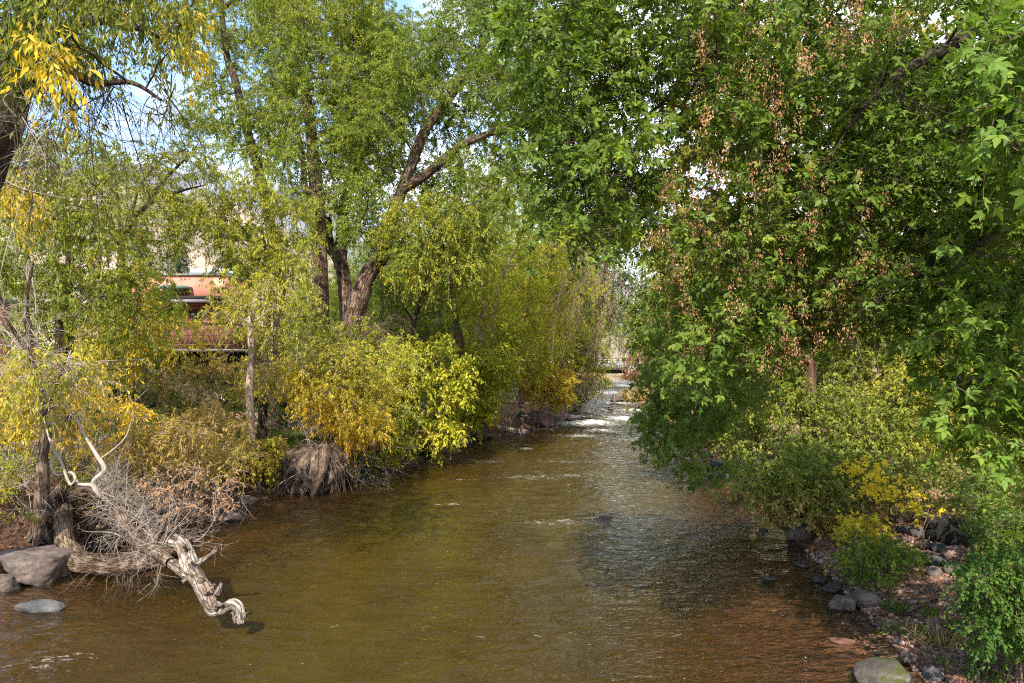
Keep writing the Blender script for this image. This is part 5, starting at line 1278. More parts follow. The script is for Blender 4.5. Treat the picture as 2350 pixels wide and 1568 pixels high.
for i in range(11):
    o_ = rs.normal(size=3) * [.05, .05, .03]; q0 = P(550, 1400, 11.46) + o_; q1 = q0 + np.array([rs.uniform(-.05, .07), rs.uniform(-.04, .04), -rs.uniform(.06, .15)])
    A.tube([q0, (q0 + q1) / 2 + rs.normal(size=3) * .01, q1], [.042, .034, .010], 10, 7, lump=.4, ridge=.3, seed=i, cap=True)
for u, v, d, r0 in [(441, 1300, 12.6, .05), (462, 1338, 12.15, .055), (474, 1362, 11.9, .045), (425, 1262, 13.05, .045), (500, 1398, 11.55, .05), (488, 1350, 11.9, .04)]:
    q0 = P(u, v, d) + [0, -.06, .02]; A.tube([q0, q0 + rs.normal(size=3) * .03 + [.03, -.05, .04], q0 + rs.normal(size=3) * .04 + [.05, -.09, .07]], [r0, r0 * .8, r0 * .45], 9, 10, lump=.5, ridge=.3, seed=int(u), cap=True)
A.build('bleached_limb', MAT['driftwood'], e, smooth=True)
A = Acc()
A.tube([P(168, 945, 15.6), P(195, 1000, 15.3), P(222, 1045, 15.1), P(240, 1078, 15.0), P(215, 1105, 15.0), P(225, 1130, 15.0), P(240, 1142, 15.1)], [.012, .03, .042, .05, .055, .065, .075], 40, 10, lump=.15)
A.tube([P(306, 950, 15.0), P(290, 1000, 15.1), P(262, 1030, 15.1), P(232, 1052, 15.1)], [.008, .018, .022, .022], 24, 8)
A.tube([P(100, 960, 15.8), P(118, 1020, 15.6), P(140, 1060, 15.4), P(160, 1110, 15.3), P(175, 1100, 15.2)], [.014, .024, .03, .03, .02], 24, 8)
A.tube([P(240, 1140, 15.1), P(215, 1115, 15.2), P(180, 1110, 15.3), P(165, 1085, 15.4), P(130, 1090, 15.6), P(118, 1060, 15.6), P(150, 1045, 15.5)], [.06, .05, .04, .03, .022, .016, .008], 40, 8, lump=.15)
A.build('bare_limbs', MAT['twig_gray'], e, smooth=True)
src = smooth_path([P(215, 1105, 15.0), P(240, 1142, 15.1), P(270, 1170, 14.8), P(300, 1225, 14.3), P(345, 1255, 13.7), P(405, 1245, 13.5)], [1] * 6, 60)[0]
st = src[rng.integers(0, 60, 84)] + rng.normal(size=(84, 3)) * [.10, .1, .05]
A, m_, s_, t_ = twig_tangle(st, unit(rng.normal(size=st.shape) * [.9, .6, .6] + np.array([.45, -.1, .45])), .75, 7, .5, .0075, curl=.8)
A.build('twig_sprays', MAT['twig_gray'], e)
C = clumps([(330, 1110), (400, 1060), (520, 1080), (560, 1120), (560, 1165), (440, 1185), (360, 1170)], 13.6, 15.2, 40, .16)
foliage(C, rr(C, .18, .38), 7, 6, .055, OVATE, RUST, 'dead_leaves', e, twig=MAT['twig_gray'], twig_r=.004, hang=.6)
st = np.array([P(u, v, d) for u, v, d in zip(rng.uniform(180, 360, 26), rng.uniform(1305, 1325, 26), rng.uniform(13.6, 14.4, 26))])
A, *_ = twig_tangle(st, unit(rng.normal(size=st.shape) * [.6, .4, .3] + np.array([-.12, -.25, -.8])), .62, 6, .34, .010, curl=.6, droop=.2)
A.build('hanging_sprays', MAT['deadwood'], e)
# gnarled root mass in the cut bank behind it
e = empty('root_mass', P(240, 1210, 17.2), 'twisted exposed roots in the eroded bank behind the fallen trunk', 'roots')
A = Acc()
rs = np.random.default_rng(8)
for i in range(19):
    q0 = P(rs.uniform(170, 380), rs.uniform(1150, 1215), 17.9); q0[2] = max(q0[2], .5)
    w_ = rs.normal(size=(4, 3)) * [.22, .08, .10]
    q1 = q0 + [0, -.30, -.12] + w_[0]; q2 = q1 + [rs.choice([-.35, .35]), -.22, -.18] + w_[1]; q3 = q2 + [rs.uniform(-.3, .3), -.18, -.3] + w_[2]; q3[2] = min(q3[2], .02)
    k_ = rs.uniform(.5, 1.5)
    A.tube([q0, q1, q2, q3], [.09 * k_, .085 * k_, .06 * k_, .02], 24, 9, lump=.45, ridge=.15, seed=i)
A.build('roots', MAT['deadwood'], e, smooth=True)

# the big stump / root wad
c0 = P(705, 1075, 25.4); c0[2] = .55
e = empty('tree_stump', c0, 'large furrowed root stump leaning out of the bank under the golden bush', 'stump')
th = np.linspace(0, 2 * math.pi, 160, endpoint=False); ts = np.linspace(0, 1, 60)
TH, TS = np.meshgrid(th, ts)
ps = np.stack([np.cos(TH) * 2.6, np.sin(TH) * 2.6, TS * 1.1], -1)
ridg = 1 - np.abs(fbm(ps * np.array([1.3, 1.3, .55]) + 3, 5, 41)) * 1.5
rad = (.92 + .10 * TS - .50 * np.clip(.3 - TS, 0, 1)) * np.sqrt(np.clip(1 - np.clip((TS - .62) / .38, 0, 1) ** 2.2, .0, 1)) * (.58 + .62 * ridg + .22 * fbm(ps * 3.5, 3, 43))
sx = np.stack([np.cos(TH) * rad * 1.12 + .22 * TS, np.sin(TH) * rad * .85 + .30 * TS, (TS - .35) * 1.65 * (1 + .16 * np.cos(TH - .6)) + .16 * fbm(ps * 1.4, 2, 44)], -1)
i = np.arange(TH.size).reshape(TH.shape); f = np.stack([i[:-1], np.roll(i[:-1], -1, 1), np.roll(i[1:], -1, 1), i[1:]], -1).reshape(-1, 4)
bcv = np.stack([np.cos(TH) * .9, np.sin(TH) * .9, TS * 1.7], -1)
A = Acc(); A.add(sx.reshape(-1, 3) + c0, [f, i[-1][None], i[0][::-1][None]], bcv.reshape(-1, 3))
A.build('stump_wood', MAT['stump_bark'], e, smooth=True)
A = Acc()
A.tube([c0 + [.75, -.2, 1.1], c0 + [.80, -.55, .5], c0 + [.62, -.85, -.1], c0 + [.45, -.9, -.6]], [.17, .2, .17, .08], 26, 12, lump=.3, ridge=.2)
for i in range(3):
    a = rng.uniform(-.8, .6); A.tube([c0 + [a * .7, -.55, rng.uniform(.2, .7)], c0 + [a + rng.uniform(-.15, .15), -.86, .0], c0 + [a + rng.uniform(-.4, .4), -.74, -.58]], [.10, .16 * rng.uniform(.6, 1.2), .06], 22, 12, lump=.7, ridge=.4, seed=i)
for i in range(7):
    a = rng.uniform(.9, 1.6); A.tube([c0 + [.9, -.3, rng.uniform(.2, 1.0)], c0 + [a, -.8, .35], c0 + [a + rng.uniform(0, .5), -1.0, -.55]], [.03, .022, .008], 16, 6, lump=.3, seed=i)
A.build('roots', MAT['stump_bark'], e, smooth=True)
e = empty('tree_stump', P(1220, 1000 - 5, 40), 'gray torn root stump at the bank downstream of the fisherman', 'stump')
p0 = G(1228, 1015, 0); e.location = tuple(p0); A = Acc(); rs = np.random.default_rng(5)
p0 = G(1080, 1008, .1); e.location = tuple(float(x) for x in p0)
for i in range(20):
    a = rs.uniform(-1, .9); A.tube([p0 + [a * .4 + .8, .7, rs.uniform(.7, 1.25)], p0 + [a * .7 + .3, .25, rs.uniform(.35, .8)], p0 + [a * 1.0, -.1, -.1]], [.12, .14, .05], 14, 8, lump=.5, ridge=.2, seed=i)
A.build('roots', MAT['deadwood'], e, smooth=True)
q0 = P(1138, 977, 45.5)
e = empty('fallen_log', q0, 'bare fallen log lying along the bank left of the fisherman', 'log')
A = Acc(); A.tube([P(1122, 968, 45.8), P(1140, 979, 45.3), P(1165, 985, 44.9), P(1190, 987, 44.7)], [.05, .12, .13, .10], 24, 12, lump=.2, ridge=.1, cap=True); A.tube([P(1140, 979, 45.3), P(1150, 986, 45.0), P(1158, 990, 44.8)], [.05, .04, .02], 8, 6); A.build('log_wood', MAT['twig_gray'], e, smooth=True)

# branch on the gravel, right
e = empty('fallen_branch', base(2060, 1410, 12.2), 'dead forked branch lying on the gravel behind the twin gray stones', 'branch')
def gp(u, v, h=.04):
    z = .2
    for _ in range(8): p = G(u, v, z); z = float(ground_h(p[0], p[1])) + h
    return G(u, v, z)
A = Acc(); A.tube([gp(2003, 1414), gp(2040, 1408), gp(2075, 1408, .06), gp(2110, 1392, .1), gp(2148, 1376, .12)], [.010, .022, .030, .038, .03], 26, 9, lump=.2, cap=True); A.tube([gp(2062, 1410, .06), gp(2090, 1412), gp(2105, 1416)], [.02, .016, .008], 10, 7)
A.build('branch_wood', MAT['deadwood'], e, smooth=True)
e = empty('fallen_branch', gp(2190, 1420), 'short curved stick standing from the gravel before the corner bush', 'branch')
A = Acc(); A.tube([gp(2180, 1440, 0), gp(2180, 1425, .14), gp(2195, 1412, .22), gp(2205, 1402, .2)], [.018, .018, .014, .008], 16, 7); A.build('branch_wood', MAT['deadwood'], e, smooth=True)
e = empty('fallen_branch', G(880, 1085, 0), 'thin washed-up branch at the waterline below the pale yellow-green bush', 'branch')
A = Acc(); A.tube([G(872, 1083, .05), G(900, 1078, .12), G(925, 1074, .10), G(945, 1078, .04)], [.02, .025, .02, .012], 16, 7); A.tube([G(900, 1078, .12), G(915, 1068, .25), G(935, 1066, .3)], [.018, .014, .008], 10, 6); A.build('branch_wood', MAT['deadwood'], e, smooth=True)

# stones, left bank
rk('slab_rock', 48, 1342, .0, (1.55, 1.6, 1.25), 3, 'stone_gray', 'large flat-topped gray slab at the left edge beside the bent trunk', .92, .1, dz=-.02, flat=.40)
rk('slab_rock', 98, 1300, .05, (.55, .6, .5), 8, 'stone_gray', 'smaller gray slab wedged between the big slab and the bent trunk', .9, .5, flat=.5)
rk('slab_rock', -5, 1358, 0, (.55, .6, .55), 12, 'stone_gray', 'gray slab cut by the left edge in front of the big flat one', .9, .3, flat=.5)
rk('river_rock', 90, 1408, -.02, (.98, .42, .30), 21, 'stone_slate', 'long low gray rock alone in the shallows at the lower left', .6, -.05)
rk('river_rock', 520, 1198, -.02, (.62, .5, .40), 22, 'stone_gray', 'gray pointed rock at the left waterline under the rusty dead leaves', .9, .3)
rk('river_rock', 478, 1196, -.02, (.85, .5, .26), 23, 'stone_gray', 'low flat rock just left of the gray pointed one at the waterline', .9, .1)
rk('river_rock', 560, 1158, 0, (.6, .5, .34), 24, 'stone_gray', 'gray rock at the waterline below the amber bush', .8, .8)
rk('river_rock', 622, 1118, .1, (.62, .6, .55), 25, 'stone_slate', 'dark gray rock tucked against the left side of the big stump', .9, .4)
rk('river_rock', 858, 1083, 0, (.80, .6, .34), 26, 'stone_gray', 'rounded gray rock just right of the big stump at the waterline', .3, .1)
rk('river_rock', 830, 1072, .05, (.5, .5, .3), 27, 'stone_purple', 'small brown rock behind the rounded gray one right of the stump', .5, .6)
rk('river_rock', 1035, 1038, .02, (.85, .7, .62), 28, 'stone_gray', 'tall gray rock at the foot of the broad-leaved bush', .9, .2)
rk('river_rock', 1012, 1040, 0, (.6, .5, .32), 29, 'stone_purple', 'low brown rock left of the tall gray one under the broad-leaved bush', .6, .6)
rk('river_rock', 1060, 1024, .02, (.8, .6, .35), 30, 'stone_purple', 'brown rock between the tall gray rock and the torn root stump', .7, 1.0)
rk('river_rock', 1118, 1006, .05, (.8, .7, .5), 31, 'stone_gray', 'gray rock right of the torn root stump', .8, .3)
rk('river_rock', 1152, 998, .02, (1.5, .9, .45), 32, 'stone_gray', 'broad flat rock below the fallen log near the fisherman', .8, .1)
pr = G(1196, 999, 0)
rock('river_rock', pr + [0, .35, .12], (1.15, 1.1, .66), 33, MAT['stone_gray'], 'broad gray rock the fisherman stands on', 'rock', .35, .2)
rk('river_rock', 1238, 983, .05, (1.85, 1.3, 1.70), 34, 'stone_purple', 'tall triangular boulder right of the fisherman', .95, .15, dz=.1)
for i, (u, v, s, m_, lab) in enumerate([(1262, 975, (.9, .7, .5), 'stone_purple', 'low brown rock at the right foot of the triangular boulder'), (1285, 968, (1.2, .9, .8), 'stone_gray', 'blocky gray rock two stones upstream of the triangular boulder'), (1300, 964, (1.1, .9, .7), 'stone_purple', 'last brown rock before the bank point with the dark green bush'),
                                     (1225, 988, (.5, .4, .3), 'stone_slate', 'small dark rock in the water before the triangular boulder'), (1410, 920, (1.0, .8, .5), 'stone_purple', 'mossy brown stone in midstream below the bridge'), (1425, 921, (.7, .6, .35), 'stone_moss', 'small green stone in midstream right of the brown one'), (1452, 897, (1.0, .8, .7), 'stone_purple', 'brown rock at the islet grass tip'),
                                     (1400, 940, (.8, .5, .35), 'stone_wet', 'dark wet stone at the head of the rapids')]):
    zz = float(zw((CAMZ - .3) * F / (v - HV))); rk('river_rock', u, v, zz, s, 40 + i, m_, lab, .85, i * .7)
rk('river_rock', 1390, 1195, -.05, (.42, .3, .22), 50, 'stone_wet', 'dark wet stone splitting the current in mid-river', .4, .2)
rk('river_rock', 1205, 1033, -.06, (.9, .4, .2), 51, 'stone_wet', 'low wet stone making a ripple out from the fisherman', .4, .1)

# stones, right bank
R_ = [(1845, 1240, 0, (.72, .62, .52), 'stone_gray', .25, 'rounded gray-brown boulder at the right waterline under the yellow sprig'),
      (1895, 1255, .02, (.5, .4, .28), 'stone_purple', .4, 'brown stone right of the rounded waterline boulder'),
      (1940, 1398, 0, (.52, .44, .36), 'stone_gray', .9, 'left one of the twin angular gray stones in the shallows'),
      (1985, 1392, .02, (.56, .46, .34), 'stone_gray', .95, 'right one of the twin angular gray stones, half on the gravel'),
      (1918, 1358, -.03, (.50, .30, .22), 'stone_wet', .5, 'shiny dark wet stone behind the twin gray stones'),
      (1885, 1338, -.03, (.44, .3, .18), 'stone_wet', .6, 'low dark wet stone farther back from the shiny one'),
      (1843, 1305, -.04, (.30, .2, .14), 'stone_wet', .5, 'small dark stone alone in the right shallows'),
      (1768, 1338, -.07, (.34, .24, .16), 'stone_wet', .4, 'dark stone barely breaking the surface farthest from the right bank'),
      (1750, 1222, -.05, (.4, .3, .16), 'stone_wet', .5, 'dark stone breaking the surface left of the reddening shrub tips'),
      (2045, 1596, -.06, (.92, .72, .56), 'stone_moss', .6, 'big moss-topped boulder cut by the bottom edge of the frame'),
      (1940, 1510, -.21, (.78, .5, .36), 'stone_red', .4, 'reddish rounded rock just awash in the lower right shallows'),
      (1870, 1570, -.30, (.8, .5, .34), 'stone_red', .3, 'reddish rock under water near the bottom edge'),
      (1850, 1450, -.33, (.8, .5, .3), 'stone_red', .3, 'reddish rock under water left of the twin stones'),
      (1760, 1490, -.45, (.9, .6, .3), 'stone_red', .3, 'dim reddish rock deep in the water off the right shore')]
for i, (u, v, z, s, m_, an, lab) in enumerate(R_): rk('river_rock', u, v, z, s, 60 + i, m_, lab, an, i * .9, sub=5)
bp_ = gp(2205, 1262, 0)
rock('boulder_rock', bp_ + [0, .40, .30], (1.12, .95, .95), 81, MAT['stone_black'], 'large pitted black lava boulder on the right bank', 'boulder', .45, .3, sub=5)
cob = [(2030, 1232, .34, 'stone_purple', 'brown cobble at the left end of the stone pile, under the yellow leaves'), (2075, 1222, .36, 'stone_slate', 'slate cobble behind the left part of the stone pile'), (2107, 1232, .36, 'stone_slate', 'round blue-gray cobble left of the black boulder'), (2082, 1248, .3, 'stone_purple', 'brown cobble under the round blue-gray one'),
       (2140, 1225, .26, 'stone_gray', 'pale small cobble against the upper left of the black boulder'), (2128, 1262, .38, 'stone_purple', 'purple-brown cobble at the left foot of the black boulder'), (2160, 1268, .36, 'stone_slate', 'dark cobble directly below the black boulder'), (2108, 1290, .34, 'stone_purple', 'dark brown cobble lowest left in the stone pile'),
       (2152, 1300, .40, 'stone_slate', 'smooth gray-green cobble in the middle of the stone pile'), (2200, 1290, .56, 'stone_purple', 'largest purple-brown cobble in front of the black boulder'), (2260, 1275, .42, 'stone_purple', 'brown cobble right of the largest one'), (2272, 1296, .40, 'stone_slate', 'pale blue-gray cobble at the right end of the stone pile'),
       (2150, 1325, .34, 'stone_gray', 'half-buried cobble below the smooth gray-green one'), (2190, 1318, .36, 'stone_gray', 'half-buried cobble below the largest purple-brown one'), (2060, 1200, .4, 'stone_purple', 'shaded brown stone behind the stone pile below the yellow sprays'), (2110, 1195, .42, 'stone_purple', 'shaded stone left behind the black boulder'),
       (2150, 1448, .34, 'stone_purple', 'reddish brown cobble on the gravel before the straw'), (2160, 1470, .36, 'stone_slate', 'dark gray cobble below the reddish one on the gravel'), (2200, 1462, .20, 'stone_slate', 'small round gray cobble right of the dark gray one'), (2150, 1565, .30, 'stone_slate', 'dark cobble at the bottom right waterline'),
       (2200, 1575, .28, 'stone_red', 'pinkish cobble at the bottom edge of the gravel'), (2255, 1520, .24, 'stone_red', 'reddish cobble on the gravel below the corner bush'), (2270, 1160, .34, 'stone_gray', 'pale round stone on the slope above the black boulder'), (2130, 1545, .22, 'stone_wet', 'wet dark cobble at the waterline by the mossy boulder'), (2090, 1525, .26, 'stone_wet', 'dark driftwood-like long wet stone at the waterline')]
for i, (u, v, s, m_, lab) in enumerate(cob):
    p_ = gp(u, v, 0); q = rng.uniform(.8, 1.1, 3)
    rock('cobble_rock', p_ + [0, s * .25, s * .22], (s * 1.1 * q[0], s * .95 * q[1], s * .78 * q[2]), 100 + i, MAT[m_], lab, 'cobble', .3, i * 1.1, group='stone pile by the black boulder' if i < 16 else None)
for i, (u, v, s, lab) in enumerate([(1650, 1072, .7, 'dark boulder at the right waterline below the low boughs'), (1672, 1100, .6, 'dark wet boulder nearer than the first under the low boughs'), (1625, 1050, .6, 'dark boulder farthest upstream under the low boughs'), (1700, 1125, .5, 'black stone under the left tip of the reddening shrub'), (2270, 1065, .9, 'pale flat stone by the clearing on the right bank')]):
    p_ = gp(u, v, 0); rock('river_rock', p_ + [0, .2, .1], (s * 1.2, s, s * .7), 140 + i, MAT['stone_wet' if i < 4 else 'stone_gray'], lab, 'rock', .6, i)

# ------------------------------------------------------------------ pebbles, litter
def scatter(n, x0, x1, y0, y1, test):
    x = rng.uniform(x0, x1, n); y = rng.uniform(y0, y1, n); k = test(x, y); x, y = x[k], y[k]
    return np.stack([x, y, ground_h(x, y)], 1)


pb_ = scatter(16000, 5.6, 12, 8, 17, lambda x, y: (x - xr(y) > -.5) & (x - xr(y) < 3.4))
iv, if_ = ICO[1]
s = (.016 + .045 * rng.uniform(0, 1, len(pb_)) ** 3)[:, None, None]
V = iv[None] * s * (1 + .3 * rng.normal(size=(len(pb_), 1, 3)).clip(-1, 1)) * (1 + .12 * rng.normal(size=(len(pb_), len(iv), 1))) * np.array([1, 1, .7]) + pb_[:, None] + [0, 0, .008]
fs = (if_[None] + (np.arange(len(pb_)) * len(iv))[:, None, None]).reshape(-1, 3)
cc = ramp(rng.uniform(0, 1, len(pb_)), [(0, (.07, .06, .06)), (.35, (.18, .125, .11)), (.7, (.29, .18, .145)), (1, (.38, .31, .27))])
tag(build('pebbles', V.reshape(-1, 3), [fs], MAT['ground'], smooth=True, cols=np.repeat(cc, len(iv), 0)), kind='stuff')


def litter_of(name, pts, size, stops, tpl=OVATE):
    n = len(pts); dr = unit(rng.normal(size=(n, 3)) * [1, 1, .2]); nr = unit(rng.normal(size=(n, 3)) * .35 + [0, 0, 1])
    V, fs, k = leaves(pts + [0, 0, .03], dr, nr, size * rng.uniform(.6, 1.3, n), tpl)
    return tag(build(name, V, fs, MAT['leaf'], None, cols=np.repeat(ramp(rng.uniform(0, 1, n), stops) * rng.uniform(.7, 1.2, n)[:, None], k, 0)), kind='stuff')


LIT = [(0, (.14, .07, .035)), (.4, (.30, .17, .09)), (.75, (.42, .27, .15)), (.92, (.52, .36, .12)), (1, (.55, .42, .06))]
litter_of('leaf_litter', scatter(60000, 6, 22, 8, 30, lambda x, y: (x - xr(y) > .15) & (fbm(np.stack([x, y, 0 * x], -1) * .8, 3, 12) > -.25)), .055, LIT, SLIM)
litter_of('leaf_litter', scatter(22000, 6, 11.5, 8.5, 15.5, lambda x, y: (x - xr(y) > -.1)), .05, LIT, SLIM)
litter_of('leaf_litter', scatter(14000, -17, -10, 11, 20, lambda x, y: xl(y) - x > .1), .055, [(0, (.08, .05, .03)), (.5, (.20, .125, .07)), (.9, (.34, .23, .12)), (1, (.5, .4, .08))])
litter_of('leaf_litter', scatter(30000, -22, 2, 13, 48, lambda x, y: (xl(y) - x > .3) & (xl(y) - x < 9)), .075, LIT)
q = scatter(380, -8, 8, 9, 26, lambda x, y: (x > xl(y) + .3) & (x < xr(y) - .1) & (rng.uniform(size=len(x)) < np.where(x > 3, .9, .3))); q[:, 2] = -.012
litter_of('floating_leaves', q, .026, [(0, (.60, .58, .50)), (.6, (.62, .52, .30)), (1, (.55, .32, .05))])

# ------------------------------------------------------------------ the buildings
HD = 50.0
def hb(A, u0, u1, v0, v1, d0, d1):
    """a box whose front face, d0 away, spans u0..u1 and v0..v1"""
    a = P(u0, v1, d0); b = P(u1, v0, d0)
    A.box([(a[0] + b[0]) / 2, (d0 + d1) / 2, (a[2] + b[2]) / 2], [abs(b[0] - a[0]), d1 - d0, abs(b[2] - a[2])])


def part(name, mat, e, boxes):
    A = Acc()
    for b in boxes: hb(A, *b)
    return A.build(name, MAT[mat], e)


hr = P(430, 937, HD); hr[2] = ground_h(hr[0], hr[1])
e = empty('lodge_building', hr, 'pink and maroon lodge with flat dark eaves seen through the left bank trees', 'building')
part('wall', 'stucco_pink', e, [(300, 512, 632, 700, 52.0, 60)])
part('parapet_cap', 'roof_metal', e, [(297, 515, 628, 632.5, 51.85, 60.2)])
part('brick_pier', 'wood_tan', e, [(490, 516, 640, 664, 51.7, 51.98)])
part('dormer_wall', 'siding_maroon', e, [(372, 417, 663, 678, 51.2, 51.99)])
part('dormer_roof', 'roof_green', e, [(364, 423, 655, 662.6, 50.7, 51.985)])
part('upper_fascia', 'dark_trim_and_shade', e, [(352, 500, 679, 687, 50.2, 51.98)])
part('eaves_roof', 'roof_metal', e, [(346, 470, 687.4, 694.5, 49.3, 51.97)])
part('eaves_beam', 'wood_orange', e, [(360, 466, 695, 701, 49.7, 51.95), (366, 460, 701.3, 709, 50.0, 51.94)])
part('lower_wall', 'siding_maroon', e, [(300, 535, 742, 800, 50.2, 58)])
part('sill_band', 'wood_orange', e, [(425, 530, 736, 741.6, 50.0, 51.9)])
for u0, u1 in ((432, 452), (456, 481), (486, 506)):
    fr_ = part('window', 'wood_orange', e, [(u0 - 2, u0, 710, 735.7, 50.3, 50.5), (u1, u1 + 2, 710, 735.7, 50.3, 50.5), (u0, u1, 710, 712, 50.31, 50.49), (u0, u1, 733.5, 735.7, 50.31, 50.49)])
    A = Acc(); hb(A, u0 - .2, u1 + .2, 711.5, 734, 50.38, 50.42); A.build('pane', MAT['window_glass'], fr_)
part('corner_post', 'wood_orange', e, [(509, 528, 709.2, 735.7, 50.3, 51.9)])
part('porch_roof', 'roof_metal', e, [(290, 545, 801, 806, 49.0, 58)])
part('porch_shade', 'dark_trim_and_shade', e, [(298, 540, 806.3, 930, 52, 57.5)])  # solid near-black block, painted shade of the open porch
for u in (378, 300): part('porch_post', 'wood_orange', e, [(u - 5, u + 5, 806.4, 936, 49.6, 49.95)])
part('railing', 'siding_maroon', e, [(305, 534, 768, 771, 49.4, 49.5), (305, 534, 790, 793, 49.4, 49.5)] + [(u, u + 2.4, 771.2, 789.8, 49.41, 49.49) for u in range(306, 534, 10)])
hr = P(-60, 935, 52); hr[2] = ground_h(hr[0], hr[1])
e = empty('shed_building', hr, 'small pink-walled building glimpsed at the left edge through the twigs', 'building')
part('wall', 'stucco_pink', e, [(-110, -42, 690, 935, 52, 55)]); part('roof', 'roof_metal', e, [(-116, -38, 678, 689.6, 51.6, 55.4)]); part('door', 'siding_maroon', e, [(-90, -60, 800, 934, 51.9, 51.99)])
hr = P(490, 880, 92); hr[2] = ground_h(hr[0], hr[1])
e = empty('cabin_building', hr, 'far building with a pale green roof above the pink parapet', 'building')
part('wall', 'wood_tan', e, [(440, 512, 628, 900, 92, 98)]); part('roof', 'roof_pale', e, [(436, 516, 617, 627.6, 91.5, 98.5)]); part('chimney_pipe', 'roof_metal', e, [(524 - 14, 526 - 14, 604, 616.8, 93, 93.2)])

# ------------------------------------------------------------------ bridge
bd = 108.0
br = P(1400, 860, bd)
e = empty('footbridge', br, 'pale concrete bridge crossing the river beyond the rapids', 'bridge')
part('deck_girder', 'concrete', e, [(1318, 1441, 833, 849, bd, bd + 3.5)])
part('underside_shade', 'dark_trim_and_shade', e, [(1318, 1441, 849.2, 857, bd + .5, bd + 3.2)])  # near-black slab added as the shade beneath the deck
part('abutment', 'concrete', e, [(1441.3, 1458, 824, 872, bd - .3, bd + 4)])
part('abutment', 'concrete', e, [(1296, 1317.7, 824, 885, bd - .3, bd + 4)])
rl_ = part('railing', 'concrete', e, [(1318, 1441, 821, 823.5, bd + .1, bd + .3), (1318, 1441, 826.5, 828.2, bd + .1, bd + .3)])
for u in range(1320, 1441, 12): part('baluster', 'concrete', e, [(u, u + 2.5, 823.7, 832.8, bd + .1, bd + .28)])
# ================================================================== the fisherman
def skin_body(name, verts, edges, radii, parent, mat, sub=2, root=0):
    me = bpy.data.meshes.new(name); me.from_pydata([tuple(v) for v in verts], edges, [])
    o = bpy.data.objects.new(name, me); COL.objects.link(o); o.parent = parent
    sk = o.modifiers.new('skin', 'SKIN'); sk.use_smooth_shade = True
    ss = o.modifiers.new('sub', 'SUBSURF'); ss.levels = sub; ss.render_levels = sub
    for i, r in enumerate(radii):
        d = me.skin_vertices[0].data[i]; d.radius = (r, r) if np.isscalar(r) else r
        d.use_root = (i == root)
    dg = bpy.context.evaluated_depsgraph_get(); m2 = bpy.data.meshes.new_from_object(o.evaluated_get(dg))
    o.modifiers.clear(); o.data = m2; m2.materials.clear(); m2.materials.append(mat)
    return o


# stands on the gray rock, three-quarter profile facing right, forearms forward with the rod
pp_ = G(1196, 994, .36)
man = empty('person', pp_, 'angler in green shirt, gray shorts and hat fishing from the rock', 'person')
B = [(0, 0, .92), (.01, 0, 1.08), (.02, 0, 1.24), (.03, 0, 1.40), (.06, 0, 1.50), (.085, 0, 1.56), (.10, -.005, 1.66), (.10, -.005, 1.74)]
Rb = [(.135, .15), (.125, .14), (.14, .165), (.12, .15), .055, .06, (.088, .078), .05]
E = [(i, i + 1) for i in range(7)]
verts, rad_ = list(B), list(Rb)
for sy in (-1, 1):
    i0 = len(verts)     # leg
    verts += [(.0, .10 * sy, .84), (.035 - .02 * sy, .105 * sy, .48), (-.01 - .02 * sy, .105 * sy, .30), (-.02 - .02 * sy, .105 * sy, .09), (.04 - .02 * sy, .11 * sy, .035), (.16 - .02 * sy, .125 * sy, .03)]
    rad_ += [.085, .058, .056, .038, .042, .032]; E += [(0, i0)] + [(k, k + 1) for k in range(i0, i0 + 5)]
    a0 = len(verts)     # arm, bent forward at the elbow
    verts += [(.03, .18 * sy, 1.38), (.0, .235 * sy, 1.14), (.15, .19 * sy, 1.075), (.27, .10 * sy, 1.09), (.315, .085 * sy, 1.10), (.355, .075 * sy, 1.105)]
    rad_ += [.058, .042, .038, .026, (.030, .018), (.030, .016)]; E += [(3, a0)] + [(k, k + 1) for k in range(a0, a0 + 5)]
    w = a0 + 5
    for q, (dz, l) in enumerate([(.026, .070), (.009, .078), (-.009, .073), (-.025, .058)]):
        f0 = len(verts); bx_, by_, bz_ = verts[w]
        verts += [(bx_ + .018, by_, bz_ + dz), (bx_ + .018 + l * .5, by_ - .006 * sy, bz_ + dz * 1.05 - .006), (bx_ + .012 + l * .62, by_ - .034 * sy, bz_ + dz - .014), (bx_ + l * .35, by_ - .040 * sy, bz_ + dz - .016)]
        rad_ += [.0095, .0085, .008, .007]; E += [(w, f0), (f0, f0 + 1), (f0 + 1, f0 + 2), (f0 + 2, f0 + 3)]
    f0 = len(verts); bx_, by_, bz_ = verts[a0 + 4]
    verts += [(bx_ + .012, by_ - .022 * sy, bz_ + .026), (bx_ + .045, by_ - .036 * sy, bz_ + .026), (bx_ + .064, by_ - .036 * sy, bz_ + .014)]; rad_ += [.011, .0095, .008]; E += [(a0 + 4, f0), (f0, f0 + 1), (f0 + 1, f0 + 2)]
# nose, jaw and ears
h0 = len(verts); verts += [(.195, -.005, 1.655), (.165, -.005, 1.595), (.095, -.09, 1.65), (.095, .08, 1.65)]; rad_ += [.014, .035, .018, .018]; E += [(6, h0), (5, h0 + 1), (6, h0 + 2), (6, h0 + 3)]
body = skin_body('body', verts, E, rad_, man, MAT['skin'])


def dress(name, mat, chains):
    vs, es, rs = [], [], []
    for pts, rr_, par in chains:
        i0 = len(vs); vs += pts; rs += rr_
        es += [(i0 + k, i0 + k + 1) for k in range(len(pts) - 1)]
        if par is not None: es.append((par, i0))
    return skin_body(name, vs, es, rs, man, MAT[mat])


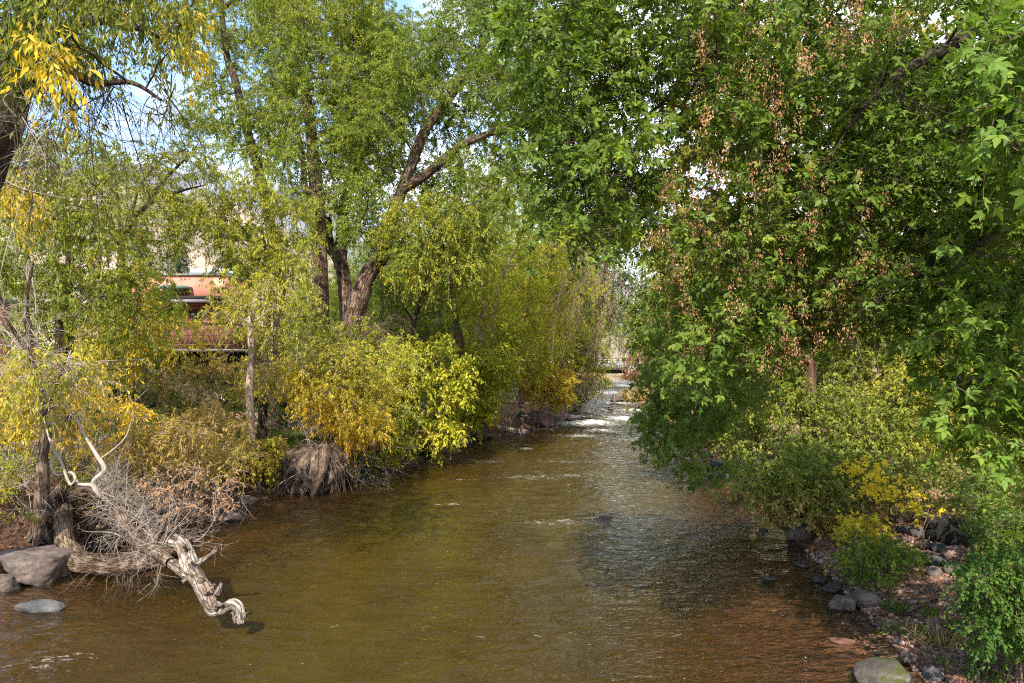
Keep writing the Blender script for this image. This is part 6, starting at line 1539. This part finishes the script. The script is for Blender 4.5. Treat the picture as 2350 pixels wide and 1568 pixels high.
dress('shirt', 'shirt_green', [([(.0, 0, .94), (.01, 0, 1.08), (.02, 0, 1.24), (.03, 0, 1.40), (.05, 0, 1.475)], [(.165, .18), (.155, .17), (.168, .19), (.14, .17), .075], None)] +
      [([(.03, .19 * s, 1.38), (.015, .225 * s, 1.26), (.003, .238 * s, 1.17)], [.075, .066, .064], 3) for s in (-1, 1)])
dress('shorts', 'shorts_gray', [([(0, 0, .98), (0, 0, .88)], [(.155, .172), (.15, .17)], None)] + [([(.005, .105 * s, .76), (.03 - .02 * s, .108 * s, .52)], [.108, .088], 1) for s in (-1, 1)])
for s in (-1, 1):
    dress('sock', 'shoe_dark', [([(-.02 - .02 * s, .105 * s, .21), (-.02 - .02 * s, .105 * s, .10)], [.046, .046], None)])
    dress('shoe', 'sock_pale', [([(-.05 - .02 * s, .105 * s, .045), (.05 - .02 * s, .11 * s, .05), (.17 - .02 * s, .125 * s, .035)], [.05, .055, .042], None)])
dress('pack', 'pack_dark', [([(-.19, -.05, 1.02), (-.20, -.05, 1.12), (-.19, -.05, 1.22)], [(.06, .10), (.075, .12), (.05, .10)], None)])
off = np.array(man.location)
A = Acc()
A.tube(off + np.array([(.10, -.005, 1.70), (.10, -.005, 1.76), (.10, -.005, 1.79)]), [.108, .098, .045], 10, 18, cap=True)
A.tube(off + np.array([(.10, -.005, 1.705), (.105, -.005, 1.715), (.11, -.005, 1.722)]), [.175, .165, .10], 6, 20, cap=True)
A.build('hat', MAT['hat_gray'], man, smooth=True)
A = Acc(); A.tube(off + np.array([(.09, -.17, .98), (.10, -.175, .86), (.10, -.165, .74)]), [.018, .022, .018], 8, 6, cap=True); A.build('towel', MAT['white_strap'], man, smooth=True)
rod = empty('fishing_rod', off + np.array([.38, 0, 1.1]), 'thin dark fishing rod held low by the angler', 'fishing rod')
A = Acc(); A.tube(off + np.array([(.20, .03, 1.06), (.40, .0, 1.10), (1.2, -.25, 1.22), (2.3, -.6, 1.30)]), [.014, .012, .008, .003], 20, 7, cap=True); A.build('rod_blank', MAT['rod_dark'], rod)
A = Acc(); A.tube(off + np.array([(.33, .005, 1.05), (.35, .005, 1.03)]), [.035, .035], 4, 12, cap=True); A.build('reel', MAT['rod_dark'], rod)
